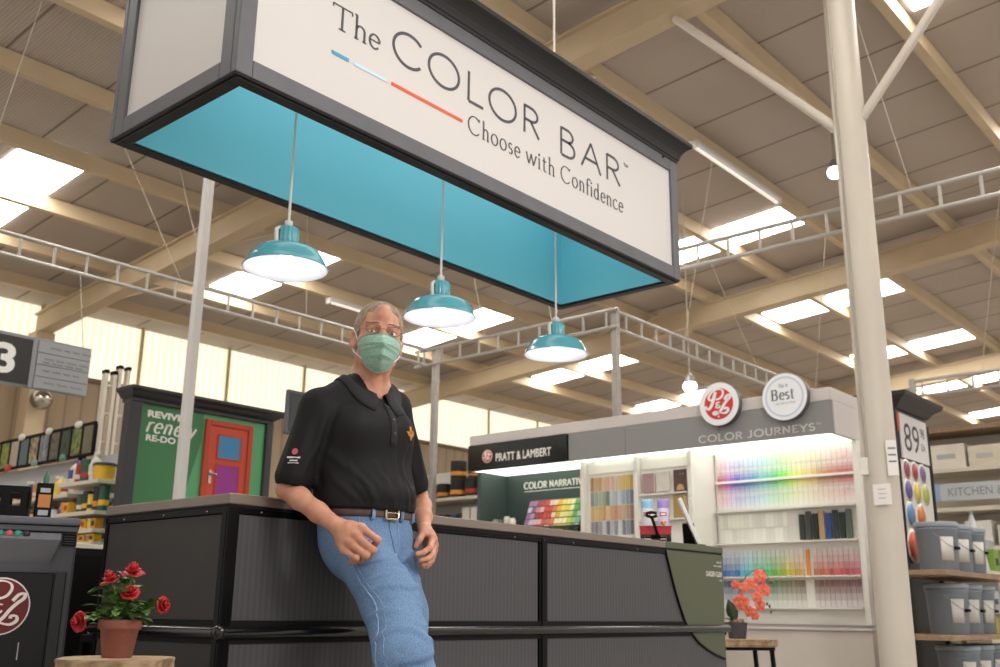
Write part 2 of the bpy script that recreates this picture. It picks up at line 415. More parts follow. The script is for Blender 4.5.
# round column with its knee braces
t = thing('round_column', 'thick round cream steel column with diagonal braces rising in front of the paint display', 'column', (7.0, 2.56, 0))
MB().lathe([(.116, 0), (.116, 6.0-.01)], (7, 2.56, 0), 40).build('shaft', mat('cream_column', '#cbc2b5', .42, noise=.06, nscale=2), t)
MB().box(6.8, 7.2, 2.36, 2.76, 0, .02).build('base_plate', M_beam, t, bev=.004)
for a, b in (((7, 2.66, 4.33), (7, 4.03, 5.865)), ((7, 2.46, 4.36), (7, .97, 6.10))):
    MB().tube([a, b], .036, 16).build('knee_brace', mat('cream_column', '#cbc2b5', .45), t)
cd = MB().tube([(6.893, 2.61, 1.78), (6.889, 2.612, 3.2), (6.893, 2.61, 5.9)], .011, 8); cd.build('conduit', mat('conduit_grey', '#a39c90', .4, .3), t)
MB().box(6.862, 6.89, 2.60, 2.65, 1.66, 1.78).build('switch_box', mat('plate_white', '#e6e0d6', .5), t, bev=.004)
# ================================================================== HANGING SIGN
M_frame = mat('charcoal_frame', '#5c5c60', .5, noise=.12, nscale=9, bump=.08, bscale=60)
M_frame_d = mat('black_moulding', '#232121', .4, 0, .3)
M_face = mat('sign_white', '#ccc7c4', .5)
M_teal = mat('teal_paint', '#82d6e6', .55)
M_ink = mat('sign_ink', '#45454a', .6)
SX0, SX1, SY0, SY1, SZ0, SZ1 = 1.709, 4.597, 2.677, 3.512, 2.48, 3.18
sg = thing('hanging_sign', 'large white box sign with charcoal frame and teal inside, hanging over the counter', 'sign', (3.15, 3.1, SZ0))
f = MB()
fw_, ft = .068, .03
def face_frame(b, axis, c0, c1, z0, z1, p, th, s):
    """four rails of a rectangular face; p = plane, s = outward"""
    lo, hi = min(p, p+s*th), max(p, p+s*th)
    for a, bb, za, zb_ in ((c0, c0+fw_, z0, z1), (c1-fw_, c1, z0, z1), (c0+fw_, c1-fw_, z0, z0+fw_), (c0+fw_, c1-fw_, z1-fw_, z1)):
        if axis == 'x': b.box(a, bb, lo, hi, za, zb_)
        else: b.box(lo, hi, a, bb, za, zb_)
face_frame(f, 'x', SX0, SX1, SZ0, SZ1, SY0+.03, .03, -1); face_frame(f, 'x', SX0, SX1, SZ0, SZ1, SY1-.03, .03, 1)
face_frame(f, 'y', SY0+.03, SY1-.03, SZ0, SZ1, SX0+.03, .03, -1); face_frame(f, 'y', SY0+.03, SY1-.03, SZ0, SZ1, SX1-.03, .03, 1)
f.build('frame', M_frame, sg, bev=.004)
MB().box(SX0+.04, SX1-.04, SY0+.012, SY0+.022, SZ0+.05, SZ1-.03).build('front_panel', M_face, sg)
MB().box(SX0+.012, SX0+.022, SY0+.04, SY1-.04, SZ0+.05, SZ1-.03).build('side_panel', M_face, sg)
MB().box(SX1-.022, SX1-.012, SY0+.04, SY1-.04, SZ0+.05, SZ1-.03).build('side_panel', M_face, sg)
MB().box(SX0+.04, SX1-.04, SY1-.022, SY1-.012, SZ0+.05, SZ1-.03).build('back_panel', M_face, sg)
lip = MB()
for x0, x1, y0, y1 in ((SX0+.004, SX1-.004, SY0+.004, SY0+.046), (SX0+.004, SX1-.004, SY1-.046, SY1-.004), (SX0+.004, SX0+.046, SY0+.046, SY1-.046), (SX1-.046, SX1-.004, SY0+.046, SY1-.046)):
    lip.box(x0, x1, y0, y1, SZ0-.008, SZ0-.001)
for x0, x1, y0, y1 in ((SX0+.016, SX1-.016, SY0+.016, SY0+.062), (SX0+.016, SX1-.016, SY1-.062, SY1-.016), (SX0+.016, SX0+.062, SY0+.062, SY1-.062), (SX1-.062, SX1-.016, SY0+.062, SY1-.062)):
    lip.box(x0, x1, y0, y1, SZ0-.015, SZ0-.0085)
lip.build('bottom_moulding', M_frame_d, sg, bev=.003)
inn = MB(); i0 = .053
inn.box(SX0+i0, SX1-i0, SY0+i0, SY0+i0+.01, SZ0+.001, SZ1-.03); inn.box(SX0+i0, SX1-i0, SY1-i0-.01, SY1-i0, SZ0+.001, SZ1-.03)
inn.box(SX0+i0, SX0+i0+.01, SY0+i0+.01, SY1-i0-.01, SZ0+.001, SZ1-.03); inn.box(SX1-i0-.01, SX1-i0, SY0+i0+.01, SY1-i0-.01, SZ0+.001, SZ1-.03)
inn.box(SX0+i0, SX1-i0, SY0+i0, SY1-i0, SZ1-.05, SZ1-.03)
inn.build('teal_lining', M_teal, sg).__setitem__('label', 'teal painted inside of the sign box')
cor = MB()
prof = [(0, .004), (.012, .006), (.016, .012), (.03, .015), (.05, .022), (.068, .034), (.084, .05), (.092, .064), (.096, .07), (.118, .07), (.122, .066)]
cvs = []
for dz, e in prof: cvs += [(SX0-e, SY0-e, SZ1+dz), (SX1+e, SY0-e, SZ1+dz), (SX1+e, SY1+e, SZ1+dz), (SX0-e, SY1+e, SZ1+dz)]
cor.add(cvs, [(4*i+j, 4*i+(j+1) % 4, 4*i+4+(j+1) % 4, 4*i+4+j) for i in range(len(prof)-1) for j in range(4)]+[(0, 1, 2, 3), tuple(4*len(prof)-4+j for j in range(4))])
cor.build('cornice', M_frame_d, sg)
U, W, N = (1, 0, 0), (0, 0, 1), (0, -1, 0)
yF = SY0+.0115
for txt, x, z, cap_, wa, wb, ser, trk, wid in (('The', 2.115, 2.855, .098, .006, .0105, True, .02, .245), ('COLOR', 2.425, 2.858, .142, .0135, .0135, False, .10, .967), ('BAR', 3.519, 2.851, .145, .0135, .0135, False, .12, .545),
                                                 ('TM', 4.075, 2.982, .016, .003, .003, False, .1, .04), ('Choose', 2.879, 2.712, .082, .0045, .008, True, .10, .352), ('with', 3.275, 2.712, .082, .0045, .008, True, .10, .215), ('Confidence', 3.535, 2.712, .082, .0045, .008, True, .10, .528)):
    tx = MB(); letters(tx, txt, (x, yF, z), U, W, N, cap_, wa, wb, ser, trk, width=wid); tx.build('lettering', M_ink, sg)
for x0, x1, c in ((2.12, 2.204, '#2f95bd'), (2.231, 2.40, '#bcd9e6'), (2.427, 2.842, '#d9532c')):
    MB().box(x0, x1, yF-.002, yF, 2.738, 2.752).build('colour_bar', mat('bar_'+c, c, .5), sg)
MB().lathe([(.006, 0), (.006, .012)], (4.45, SY0, 3.166), 10, Matrix.Rotation(PI/2, 3, 'X')).build('fixing_screw', M_frame_d, sg)
li = bpy.data.lights.new('lining_fill', 'AREA'); li.shape = 'RECTANGLE'; li.size, li.size_y = 2.5, .4; li.energy = 5.0; li.color = (1, .99, .97)  # added area light that brightens the teal lining, no fitting is modelled
lo = bpy.data.objects.new('lining_fill', li); COL.objects.link(lo); lo.location = ((SX0+SX1)/2, (SY0+SY1)/2, SZ1-.06)
# suspension rods from the roof to the sign
for x, y in ((2.3, 3.1), (4.02, 3.1)):
    rr = MB().tube([(x, y, 3.303), (x, y, 6.735-.077*y-.01)], .007, 8)
    tag(rr.build('sign_rod', mat('rod_white', '#d8d0c2', .4)), 'thin white rod holding the box sign from the roof', 'rod', 'rods holding the sign')

# ================================================================== PENDANT LAMPS
M_enamel = mat('teal_enamel', '#5ea6af', .25, coat=.4, noise=.08, nscale=5)
M_wh = mat('lamp_inside', '#e6e9f2', .5)
M_cord = mat('white_cord', '#d9d4cc', .5)
M_glow = mat('lamp_bulb_glow', '#ffffff', .4, emit='#f6f6ff', estr=2.5)
LZ = 2.015; LR = .166
def pendant(x, y, z, lab):
    t = thing('pendant_lamp', lab, 'lamp', (x, y, z), local=True, group='teal pendant lamps under the sign')
    R = LR
    sh = [(R, 0), (R+.003, .003), (R-.002, .007), (R*.93, .03), (R*.845, .055), (R*.77, .071), (R*.66, .081), (R*.45, .089), (.047, .094)]
    a = MB().lathe(sh, (0, 0, 0), 48, caps=False)
    a.build('shade', M_enamel, t)
    i = MB().lathe([(R-.001, .001)]+[(r-.004, zz-.004) for r, zz in sh[2:]]+[(.0, .088)], (0, 0, 0), 48, caps=False)
    o = i.build('shade_lining', M_wh, t); o['label'] = 'white enamelled inside of the shade'
    g = MB().lathe([(.046, .09), (.05, .098), (.05, .102)], (0, 0, 0), 32, caps=False)
    n = 32                                                       # fluted neck
    vs = []
    for zz, rr in ((.1, .04), (.106, .043), (.165, .042), (.172, .036), (.176, .02)):
        for k in range(64):
            q = 2*PI*k/64; d = rr*(1+(.06 if (k//2) % 2 else -.04)*(1 if zz > .103 and zz < .17 else 0)); vs.append((d*math.cos(q), d*math.sin(q), zz))
    g.add(vs, [(i_*64+k, i_*64+(k+1) % 64, (i_+1)*64+(k+1) % 64, (i_+1)*64+k) for i_ in range(4) for k in range(64)], True)
    g.build('neck', M_enamel, t)
    MB().tube([(-.052, 0, .1), (-.056, 0, .155), (-.04, 0, .165)], .008, 8).build('bracket', M_cord, t)
    MB().lathe([(.008, .176), (.016, .178), (.017, .2), (.008, .206)], (0, 0, 0), 16).build('cord_grip', M_cord, t)
    MB().tube([(0, 0, .206), (0, 0, SZ1-.05-z)], .0055, 8).build('cord', M_cord, t)
    b = MB().ball((0, 0, .034), (.033, .033, .036), 16, 10); b.build('bulb', M_glow, t)
    return t
for x, lab in ((2.284, 'teal warehouse pendant lamp nearest the left end of the sign'), (3.157, 'teal warehouse pendant lamp in the middle of the three, beside the man\'s head'), (4.026, 'teal warehouse pendant lamp nearest the right end of the sign')):
    pendant(x, 3.1, LZ, lab)
    l = bpy.data.lights.new('lamp_light', 'POINT'); l.energy = .9; l.color = (1, .97, .94); l.shadow_soft_size = .03
    lo = bpy.data.objects.new('lamp_light', l); COL.objects.link(lo); lo.location = (x, 3.1, LZ-.012)

# ================================================================== COUNTER
M_top = mat('counter_edge', '#7d7066', .3, .25, noise=.12, nscale=4)
M_panel = wave_mat('panel_charcoal', '#4c4a4c', '#454345', 'X', 14., .42, .04, .01, noise=.12, lo=.2, hi=.8)
M_panel_shaded = mat('panel_charcoal_shaded', '#3a3634', .5, 0, .25, noise=.1, nscale=8)  # charcoal darkened in colour for the shade on the counter's left side
M_blk = mat('gloss_black', '#090808', .3, 0, .12)
M_blkm = mat('satin_black', '#111010', .55, 0, .15)
M_olive = mat('olive_paint', '#4a4f38', .45)
KX0, KX1, KY0, KY1 = 1.829, 4.93, 2.68, 3.43
k = thing('service_counter', 'long charcoal panelled service counter behind the man, olive curve at its right end', 'counter', (3.3, 3.05, 0))
tp = MB().box(KX0, 4.36, KY0, KY1, 1.037, 1.07); tp.build('worktop', M_top, k, bev=.004)
MB().box(4.3605, KX1, KY0, KY1, 1.037, 1.07).build('worktop', M_olive, k, bev=.004).__setitem__('label', 'olive painted end of the worktop')
MB().box(KX0+.004, KX1-.004, KY0+.004, KY1-.004, 1.028, 1.037).build('top_strip', M_blkm, k)
MB().box(KX0+.016, KX1-.016, KY0+.016, KY1-.016, .08, 1.028).build('carcass', M_blkm, k)
MB().box(KX0+.06, KX1-.06, KY0+.06, KY1-.06, 0, .08).build('plinth', M_blkm, k)
# front panels between black posts
for x0, x1 in ((KX0+.045, 3.36), (3.425, KX1-.004)):
    for z0, z1 in ((.688, 1.008), (.12, .622)):
        MB().box(x0, x1, KY0+.008, KY0+.0165, z0, z1).build('front_panel', M_panel, k, bev=.002)
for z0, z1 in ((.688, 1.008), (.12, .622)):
    MB().box(KX0+.008, KX0+.0165, KY0+.045, KY1-.02, z0, z1).build('side_panel', M_panel_shaded, k, bev=.002)
po = MB()
for x0, x1 in ((3.366, 3.419), ):
    po.box(x0, x1, KY0+.003, KY0+.016, .1, 1.028)
    po.box(x0+.012, x1-.012, KY0-.002, KY0+.004, .1, 1.028)
po.build('seam_post', M_blk, k, bev=.003)
po = MB().box(KX0+.001, KX0+.04, KY0+.001, KY0+.012, .1, 1.028).box(KX0+.001, KX0+.012, KY0+.012, KY0+.04, .1, 1.028)
po.build('corner_post', M_blk, k, bev=.003)
MB().box(KX0+.002, KX0+.014, KY1-.02, KY1-.002, .1, 1.028).build('back_post', M_blk, k, bev=.002)
MB().box(KX0+.004, KX1-.002, KY0+.002, KY0+.014, 1.009, 1.028).build('top_rail', M_blk, k, bev=.002)
MB().box(KX0+.002, KX0+.014, KY0+.01, KY1-.004, 1.009, 1.028).build('top_rail', M_blk, k, bev=.002)
# half-round bumper rail at knee height
tr = MB().tube([(KX0+.002, KY0-.002, .655), (KX1+.012, KY0-.002, .655)], .019, 14); tr.tube([(KX0-.002, KY0-.004, .655), (KX0-.002, KY1, .655)], .019, 14); tr.ball((KX0-.002, KY0-.004, .655), .024, 12, 8)
tr.build('bumper_rail', mat('bumper_black', '#0d0c0b', .16, 0, .6), k)
br = MB().box(KX0+.001, KX1, KY0+.002, KY0+.014, .622, .688).box(KX0+.002, KX0+.014, KY0+.012, KY1, .622, .688); br.build('rail_back', M_blkm, k)
# olive painted sweep on the front, edged in black
def curve_x(z):
    """left edge of the olive area against height"""
    pts = [(1.03, 4.362), (1.0, 4.37), (.94, 4.395), (.88, 4.42), (.82, 4.448), (.76, 4.48), (.69, 4.522), (.63, 4.585), (.59, 4.645), (.555, 4.725), (.528, 4.81), (.505, 4.907)]
    return pts
cp_ = curve_x(0)
poly = [(x, z) for z, x in cp_]+[(KX1-.003, 1.028)]
ol = MB().prism([(p[0], min(p[1], 1.028)) for p in poly], (0, KY0+.0075, 0), (1, 0, 0), (0, 0, 1), (0, -1, 0), .006)
ol.build('olive_sweep', M_olive, k).__setitem__('label', 'olive painted curved panel')
ed = MB().tube([(x-.004, KY0+.003, min(z, 1.028)) for z, x in cp_], .006, 8); ed.build('sweep_edging', M_blk, k)
M_wht = mat('white_print', '#e4e2dc', .5)
for txt, zz, sz, w in (('color of', .985, .012, .05), ('the month', .966, .010, .08), ('GARDEN GLEN', .915, .026, .165), ('1742', .892, .010, .03)):
    text_mesh('printed_name', txt, M_wht, (4.905-w, KY0+.0015, zz), U, W, N, sz, k, width=w, bold=.01)
scw = MB()
for x in (1.95, 2.6, 3.2, 3.393, 3.6, 4.1): scw.ball((x, KY0+.001, 1.018), .004, 8, 5)
for y in (2.8, 3.05, 3.3): scw.ball((KX0+.001, y, 1.018), .004, 8, 5)
scw.build('screw_heads', mat('screw_steel', '#8a8a8a', .3, .9), k)

# ---------------- wagon with spray cans, and the tablet, at the far end of the counter
M_red = mat('wagon_red', '#b3121c', .3, coat=.4)
wg = thing('toy_wagon', 'small red pull wagon on the counter end carrying two spray cans', 'toy wagon', (4.65, 2.92, 1.0705), rz=math.radians(-58), local=True)
b = MB()                                                       # its length runs along local y, pull bar towards -y
x0, x1, y0, y1, z0, z1 = -.08, .08, -.13, .13, .048, .092
b.box(x0, x1, y0, y1, z0, z0+.004)
for a in ((x0, x0+.004, y0, y1), (x1-.004, x1, y0, y1), (x0, x1, y0, y0+.004), (x0, x1, y1-.004, y1)): b.box(a[0], a[1], a[2], a[3], z0, z1)
for a in ((x0-.004, x0+.002, y0-.004, y1+.004), (x1-.002, x1+.004, y0-.004, y1+.004), (x0, x1, y0-.004, y0+.002), (x0, x1, y1-.002, y1+.004)): b.box(a[0], a[1], a[2], a[3], z1-.004, z1+.003)
b.build('tray', M_red, wg, bev=.002)
for x in (x0+.012, x1-.012):
    for y in (y0+.035, y1-.04):
        wh = MB().lathe([(.012, -.011), (.033, -.010), (.036, -.004), (.036, .004), (.033, .010), (.012, .011)], (x, y, .0365), 20, Matrix.Rotation(PI/2, 3, 'Y')).build('wheel', mat('tyre', '#1c1b1b', .6), wg)
        MB().lathe([(.001, -.0125), (.016, -.0125), (.016, .0125), (.001, .0125)], (x, y, .0365), 14, Matrix.Rotation(PI/2, 3, 'Y')).build('hub', mat('hub_white', '#cfcac4', .4), wh)
ax = MB()
for y in (y0+.035, y1-.04): ax.tube([(x0, y, .0365), (x1, y, .0365)], .004, 8)
ax.box(-.025, .025, y0+.02, y1-.03, .035, .048)
ax.build('undercarriage', M_blkm, wg)
MB().tube([(.012, y0-.005, .04), (.0, y0-.03, .08), (-.018, y0-.05, .135)], .008, 8).build('pull_bar', M_blkm, wg)
MB().tube([(-.045, y0-.05, .142), (-.04, y0-.052, .154), (-.018, y0-.054, .158), (.006, y0-.052, .154), (.008, y0-.05, .14), (-.018, y0-.05, .133), (-.045, y0-.05, .142)], .008, 8).build('grip', M_blkm, wg)
def spray(x, y, capc, lab, band):
    R = Matrix.Rotation(math.radians(-58), 3, 'Z'); p = V((4.65, 2.92, 1.0705+.0525))+R @ V((x, y, 0))
    t = thing('spray_can', lab, 'spray can', p, rz=math.radians(-58), local=True)
    MB().lathe([(.029, 0), (.031, .003), (.031, .135), (.03, .14)], (0, 0, 0), 24).build('can', mat('can_'+band, band, .35), t)
    MB().lathe([(.0295, .14), (.0295, .175), (.026, .188), (.0, .189)], (0, 0, 0), 24).build('cap', mat('cap_'+capc, capc, .4), t)
    MB().cbox((0, -.0302, .108), (.036, .004, .02)).build('logo_patch', mat('logo_red', '#c23a2c', .4), t, bev=.002)
    MB().cbox((0, -.0315, .108), (.024, .004, .007)).build('logo_bar', mat('logo_white', '#ffffff', .4), t)
    if band == '#d9d3ea':
        for dx, dz, cc in ((-.008, .062, '#d8452e'), (.008, .066, '#e8b43a'), (0, .05, '#4b8f4a')): MB().ball((dx, -.0308, dz), (.008, .003, .008), 10, 6).build('flower_print', mat('fp'+cc, cc, .5), t)
spray(-.042, -.03, '#8fc6e3', 'spray can with pale blue cap standing in the red wagon', '#dfe4e8')
spray(.042, -.03, '#a286cf', 'spray can with lilac cap standing in the red wagon', '#d9d3ea')
tb = thing('tablet_stand', 'white tablet tilted on a black stand, seen edge on, right of the red wagon', 'tablet', (4.74, 2.82, 1.07))
a, bq = V((4.775, 2.735, 1.0775)), V((4.675, 2.785, 1.31))
d_ = (bq-a).normalized(); Rm = Matrix((d_.cross(V((.84, .54, 0)).normalized())*-1, V((.84, .54, 0)).normalized(), d_)).transposed()
MB().cbox((a+bq)/2, (.02, .12, (bq-a).length), Rm).build('screen', mat('tablet_white', '#e9e6e4', .35), tb, bev=.004)
MB().bar((4.79, 2.80, 1.08), (4.765, 2.79, 1.19), .06, .03).box(4.775, 4.86, 2.74, 2.86, 1.0705, 1.082).build('stand', M_blkm, tb, bev=.003)
# ================================================================== PAINT COLOUR DISPLAY
import colorsys
M_lgrey = mat('display_light', '#cdc6c2', .5, noise=.04, nscale=3)
M_grey = mat('display_grey', '#8b8a8a', .5)
M_white = mat('display_white', '#e6e2da', .5)
M_base = mat('display_base', '#cfc5bc', .5, noise=.04, nscale=3)
M_lit = mat('lit_soffit', '#ffffff', .4, emit='#fbfff0', estr=2.0)
M_gloss = mat('black_gloss', '#1a1914', .12, 0, .5)
M_dgreen = mat('dark_green_board', '#3f4d49', .5)
M_red2 = mat('emblem_red', '#c8322c', .4)
DX, DB = 7.27, 7.75
UX, WX, NX = (0, -1, 0), (0, 0, 1), (-1, 0, 0)
d = thing('paint_display', 'long white and grey colour display wall with lit canopy, beyond the counter', 'display', (7.8, 4.8, 0))
MB().box(DX, 8.12, 2.985, 6.68, 2.30, 2.40).build('canopy_cap', M_lgrey, d, bev=.006)
for y0, y1 in ((2.985, 3.94), (3.945, 4.845), (4.85, 5.465)):
    MB().box(DX+.004, DX+.03, y0, y1, 2.05, 2.30).build('fascia', M_grey, d, bev=.002)
MB().box(DX-.02, DX+.03, 5.47, 6.68, 2.05, 2.30).build('gloss_fascia', M_gloss, d, bev=.004).__setitem__('label', 'glossy black fascia')
for y0 in (2.985, 6.645): MB().box(DX+.03, 8.12, y0, y0+.035, 2.05, 2.30).build('canopy_end', M_lgrey, d)
for y0, y1 in ((3.03, 4.24), (4.27, 4.72), (4.76, 5.28), (5.33, 6.64)):
    MB().box(DX+.035, DB, y0, y1, 2.051, 2.062).build('soffit_light', M_lit, d)
MB().box(DX+.03, 8.10, 3.03, 6.64, 2.063, 2.29).build('canopy_core', M_grey, d)
# carcass behind, the projecting middle bays, the base
MB().box(DB+.02, 8.12, 2.985, 6.66, .63, 2.05).build('carcass', M_lgrey, d, bev=.004)
MB().box(DB, DB+.02, 3.0, 4.25, .66, 2.05).build('back_board', M_white, d)
MB().box(DB, DB+.02, 5.40, 6.63, .66, 2.05).build('back_board', M_dgreen, d).__setitem__('label', 'dark green back board')
MB().box(7.42, DB+.02, 4.262, 5.39, .66, 2.05).build('middle_bay', M_white, d, bev=.004)
MB().box(7.36, DB, 6.60, 6.65, .66, 2.05).build('end_wing', M_dgreen, d, bev=.003)
MB().box(DB-.05, DB+.02, 2.985, 3.03, .66, 2.05).build('end_post', M_white, d, bev=.003)
for y0, y1 in ((4.262, 4.30), (4.79, 4.83), (5.36, 5.40)): MB().box(7.36, 7.42, y0, y1, .66, 2.05).build('bay_divider', M_white, d, bev=.003)
MB().box(7.70, 8.12, 2.985, 4.262, .02, .615).box(7.36, 8.12, 4.262, 6.66, .02, .615).build('base_cabinet', M_base, d, bev=.004)
MB().box(7.68, 8.13, 2.975, 4.262, .617, .635).box(7.34, 8.13, 4.262, 6.66, .617, .635).build('base_ledge', M_lgrey, d, bev=.004)
MB().box(7.74, 8.11, 3.0, 6.6, 0, .02).build('plinth', M_blkm, d)
MB().box(7.78, 8.12, 2.972, 2.984, .637, 2.05).build('end_panel', mat('end_beige', '#b0a59b', .5), d)
# header boards of the middle bays
MB().box(7.41, 7.42, 4.85, 5.34, 1.93, 2.03).box(7.41, 7.42, 4.315, 4.77, 1.93, 2.03).build('header_board', mat('header_white', '#efece2', .5), d)
tx = MB(); letters(tx, 'COLOR JOURNEYS', (DX+.0035, 4.125, 2.083), UX, WX, NX, .052, .008, .012, True, .12, width=1.0)
tx.build('lettering', mat('letter_grey', '#d3d0cc', .4), d); tx = MB(); letters(tx, 'TM', (DX+.0035, 3.115, 2.122), UX, WX, NX, .014, .003, .003, False, .1, width=.035)
tx.build('lettering', mat('letter_grey', '#d3d0cc', .4), d)
text_mesh('lettering', 'PRATT & LAMBERT', mat('letter_white', '#f3efe6', .4), (DX-.0205, 6.315, 2.118), UX, WX, NX, .075, d, width=.67, bold=.02)
tx = MB(); letters(tx, 'COLOR NARRATIVES', (DB-.001, 6.37, 1.905), UX, WX, NX, .06, .008, .013, True, .10, width=.80)
tx.build('lettering', mat('letter_white', '#f3efe6', .4), d)
tx = MB(); tx.ribbon([(0, 0), (.93, 0)], .006, .006, (DB-.001, 6.37, 1.878), UX, WX, NX, .0015); tx.build('underline', mat('letter_white', '#f3efe6', .4), d)
# small emblem on the black fascia
def disc(y, z, r, x0, x1, m, par, name='disc', n=48):
    return MB().lathe([(r, 0), (r, x1-x0)], (x0, y, z), n, Matrix.Rotation(PI/2, 3, 'Y')).build(name, m, par, bev=.0)
disc(6.42, 2.175, .062, DX-.028, DX-.02, mat('emblem_cream', '#efe4dc', .4), d, 'emblem_rim', 32)
disc(6.42, 2.175, .054, DX-.0295, DX-.028, M_red2, d, 'emblem', 32)
lg = MB(); pl_logo(lg, (DX-.0297, 6.42, 2.175), UX, WX, NX, .048, .008); lg.build('monogram', mat('letter_white', '#f3efe6', .4), d)
# the two round signs on the canopy
c = thing('round_sign', 'round white sign with a red monogram disc on the display canopy', 'sign', (DX-.03, 3.895, 2.19))
disc(3.895, 2.37, .18, DX-.055, DX-.002, mat('disc_edge', '#5f5d63', .4), c, 'rim')
disc(3.895, 2.37, .176, DX-.060, DX-.055, mat('disc_white', '#eef0f4', .35), c, 'face')
disc(3.895, 2.37, .128, DX-.063, DX-.060, mat('disc_red', '#d0352b', .4), c, 'red_disc')
lg = MB(); pl_logo(lg, (DX-.0632, 3.895, 2.372), UX, WX, NX, .128, .019); lg.build('monogram', mat('disc_white', '#eef0f4', .35), c)
c = thing('round_sign', 'round white sign with grey lettering and pale blue ring, right on the canopy', 'sign', (DX-.03, 3.33, 2.17))
disc(3.33, 2.357, .188, DX-.055, DX-.002, mat('disc_edge', '#5f5d63', .4), c, 'rim')
disc(3.33, 2.357, .184, DX-.060, DX-.055, mat('disc_white', '#eef0f4', .35), c, 'face')
rg = MB(); rg.ribbon(arc(0, 0, .152, .152, 0, 360, 60)[:-1], .012, .012, (DX-.0602, 3.33, 2.357), UX, WX, NX, .0015, closed=True); rg.build('ring', mat('ring_blue', '#c3cee3', .4), c)
tx = MB(); letters(tx, 'B', (DX-.0602, 3.435, 2.335), UX, WX, NX, .082, .007, .015, True, .08, width=.06)
tx.build('lettering', mat('letter_slate', '#6b7078', .5), c); tx = MB(); letters(tx, 'est', (DX-.0602, 3.37, 2.335), UX, WX, NX, .088, .006, .014, True, .10, width=.125)
tx.build('lettering', mat('letter_slate', '#6b7078', .5), c); tx = MB(); letters(tx, 'Do it', (DX-.0602, 3.367, 2.432), UX, WX, NX, .026, .002, .004, True, .12, width=.072)
tx.build('lettering', mat('letter_slate', '#6b7078', .5), c); tx = MB(); letters(tx, 'COLOR CENTER', (DX-.0602, 3.41, 2.298), UX, WX, NX, .012, .0015, .0015, False, .2, width=.17)
tx.build('lettering', mat('letter_slate', '#6b7078', .5), c)

# ---------------- paint colour cards
def card_material(name, flip):
    m = mat(name, '#ffffff', .5, objcol=True)
    nt = m.node_tree; N = nt.nodes; L = nt.links; b = N['Principled BSDF']
    tc = N.new('ShaderNodeTexCoord'); sp = N.new('ShaderNodeSeparateXYZ'); L.new(tc.outputs['Generated'], sp.inputs[0])
    ma = N.new('ShaderNodeMath'); ma.operation = 'SNAP'; ma.inputs[1].default_value = .25
    L.new(sp.outputs['Z'], ma.inputs[0])
    mr = N.new('ShaderNodeMapRange'); L.new(ma.outputs[0], mr.inputs['Value'])
    mr.inputs['From Max'].default_value = .75
    mr.inputs['To Min'].default_value = 0 if not flip else .7; mr.inputs['To Max'].default_value = .7 if not flip else 0
    oi = [n for n in N if n.type == 'OBJECT_INFO'][0]
    mx = N.new('ShaderNodeMix'); mx.data_type = 'RGBA'; mx.inputs[7].default_value = (.86, .85, .83, 1)
    L.new(mr.outputs['Result'], mx.inputs['Factor']); L.new(oi.outputs['Color'], mx.inputs[6]); L.new(mx.outputs[2], b.inputs['Base Color'])
    return m
MC_up = card_material('card_lighter_up', False); MC_dn = card_material('card_lighter_down', True)
M_card = mat('card_plain', '#ffffff', .5, objcol=True)
def hue_name(rgb):
    h, s, v = colorsys.rgb_to_hsv(*rgb)
    pre = 'pale ' if s < .25 else ('soft ' if s < .5 else ('deep ' if v < .55 else 'bright '))
    if s < .07: return 'white' if v > .85 else ('light grey' if v > .6 else 'dark grey')
    hd = h*360
    if s < .35 and v < .7: return 'muted ' + ('brown' if hd < 50 or hd > 330 else 'green' if hd < 170 else 'blue' if hd < 260 else 'mauve')
    for lim, n in ((14, 'red'), (42, 'orange'), (66, 'yellow'), (95, 'lime green'), (160, 'green'), (195, 'turquoise'), (250, 'blue'), (290, 'violet'), (338, 'pink'), (361, 'red')):
        if hd <= lim: return pre+n
CARDS = {}
def card(sz, m, key):
    """first card of a size; later ones are copies of it"""
    if key not in CARDS:
        b = MB().box(-.0015, .0015, -sz[0]/2, sz[0]/2, 0, sz[1])
        o = b.build('paint_card', m); o.location = (0, 0, 0)
        CARDS[key] = [o, False]
    o, used = CARDS[key]
    if used:
        o = o.copy(); COL.objects.link(o)
    CARDS[key][1] = True
    return o
def put(key, sz, m, x, y, z, rgb, where, grp, tilt=0., name='paint colour card'):
    o = card(sz, m, key); o.location = (x, y, z); o.rotation_euler = (0, tilt, 0)
    o.color = (*lin(rgb), 1)
    tag(o, '%s %s %s' % (hue_name(rgb), name, where), 'colour card', '%s, %s' % (grp, hue_name(rgb)))
rnd = random.Random(3)
def rainbow(f):
    """hues of the big board from its left (0) to its right (1)"""
    st = [(0, 350), (.07, 330), (.12, 262), (.22, 222), (.33, 195), (.44, 140), (.52, 92), (.6, 62), (.7, 44), (.8, 24), (.9, 6), (1, -12)]
    for (a, h0), (b, h1) in zip(st[:-1], st[1:]):
        if f <= b: return (h0+(h1-h0)*(f-a)/(b-a)) % 360
    return 348
yl, yr = 4.235, 3.045; n = 28; w = (yl-yr)/n
for i in range(n):
    f = (i+.5)/n; h = rainbow(f)/360
    for r_, (zz, sat, key, m) in enumerate(((1.925, .16, 'rb_up', MC_up), (1.815, .46, 'rb_up', MC_up), (1.685, .42, 'rb_dn', MC_dn), (1.575, .16, 'rb_dn', MC_dn))):
        s = sat*rnd.uniform(.85, 1.12)
        yy = .5 < f < .62
        rgb = colorsys.hsv_to_rgb(h, min(1, s*(1.15 if yy else 1)), .93 if sat < .3 else (.9 if .45 < f < .75 else .8))
        put(key, (w*.94, .106), m, DB-.004, yl-(i+.5)*w, zz, rgb, 'in the %s row of the rainbow rack' % ('top', 'second', 'third', 'bottom')[r_], 'rainbow rack cards')
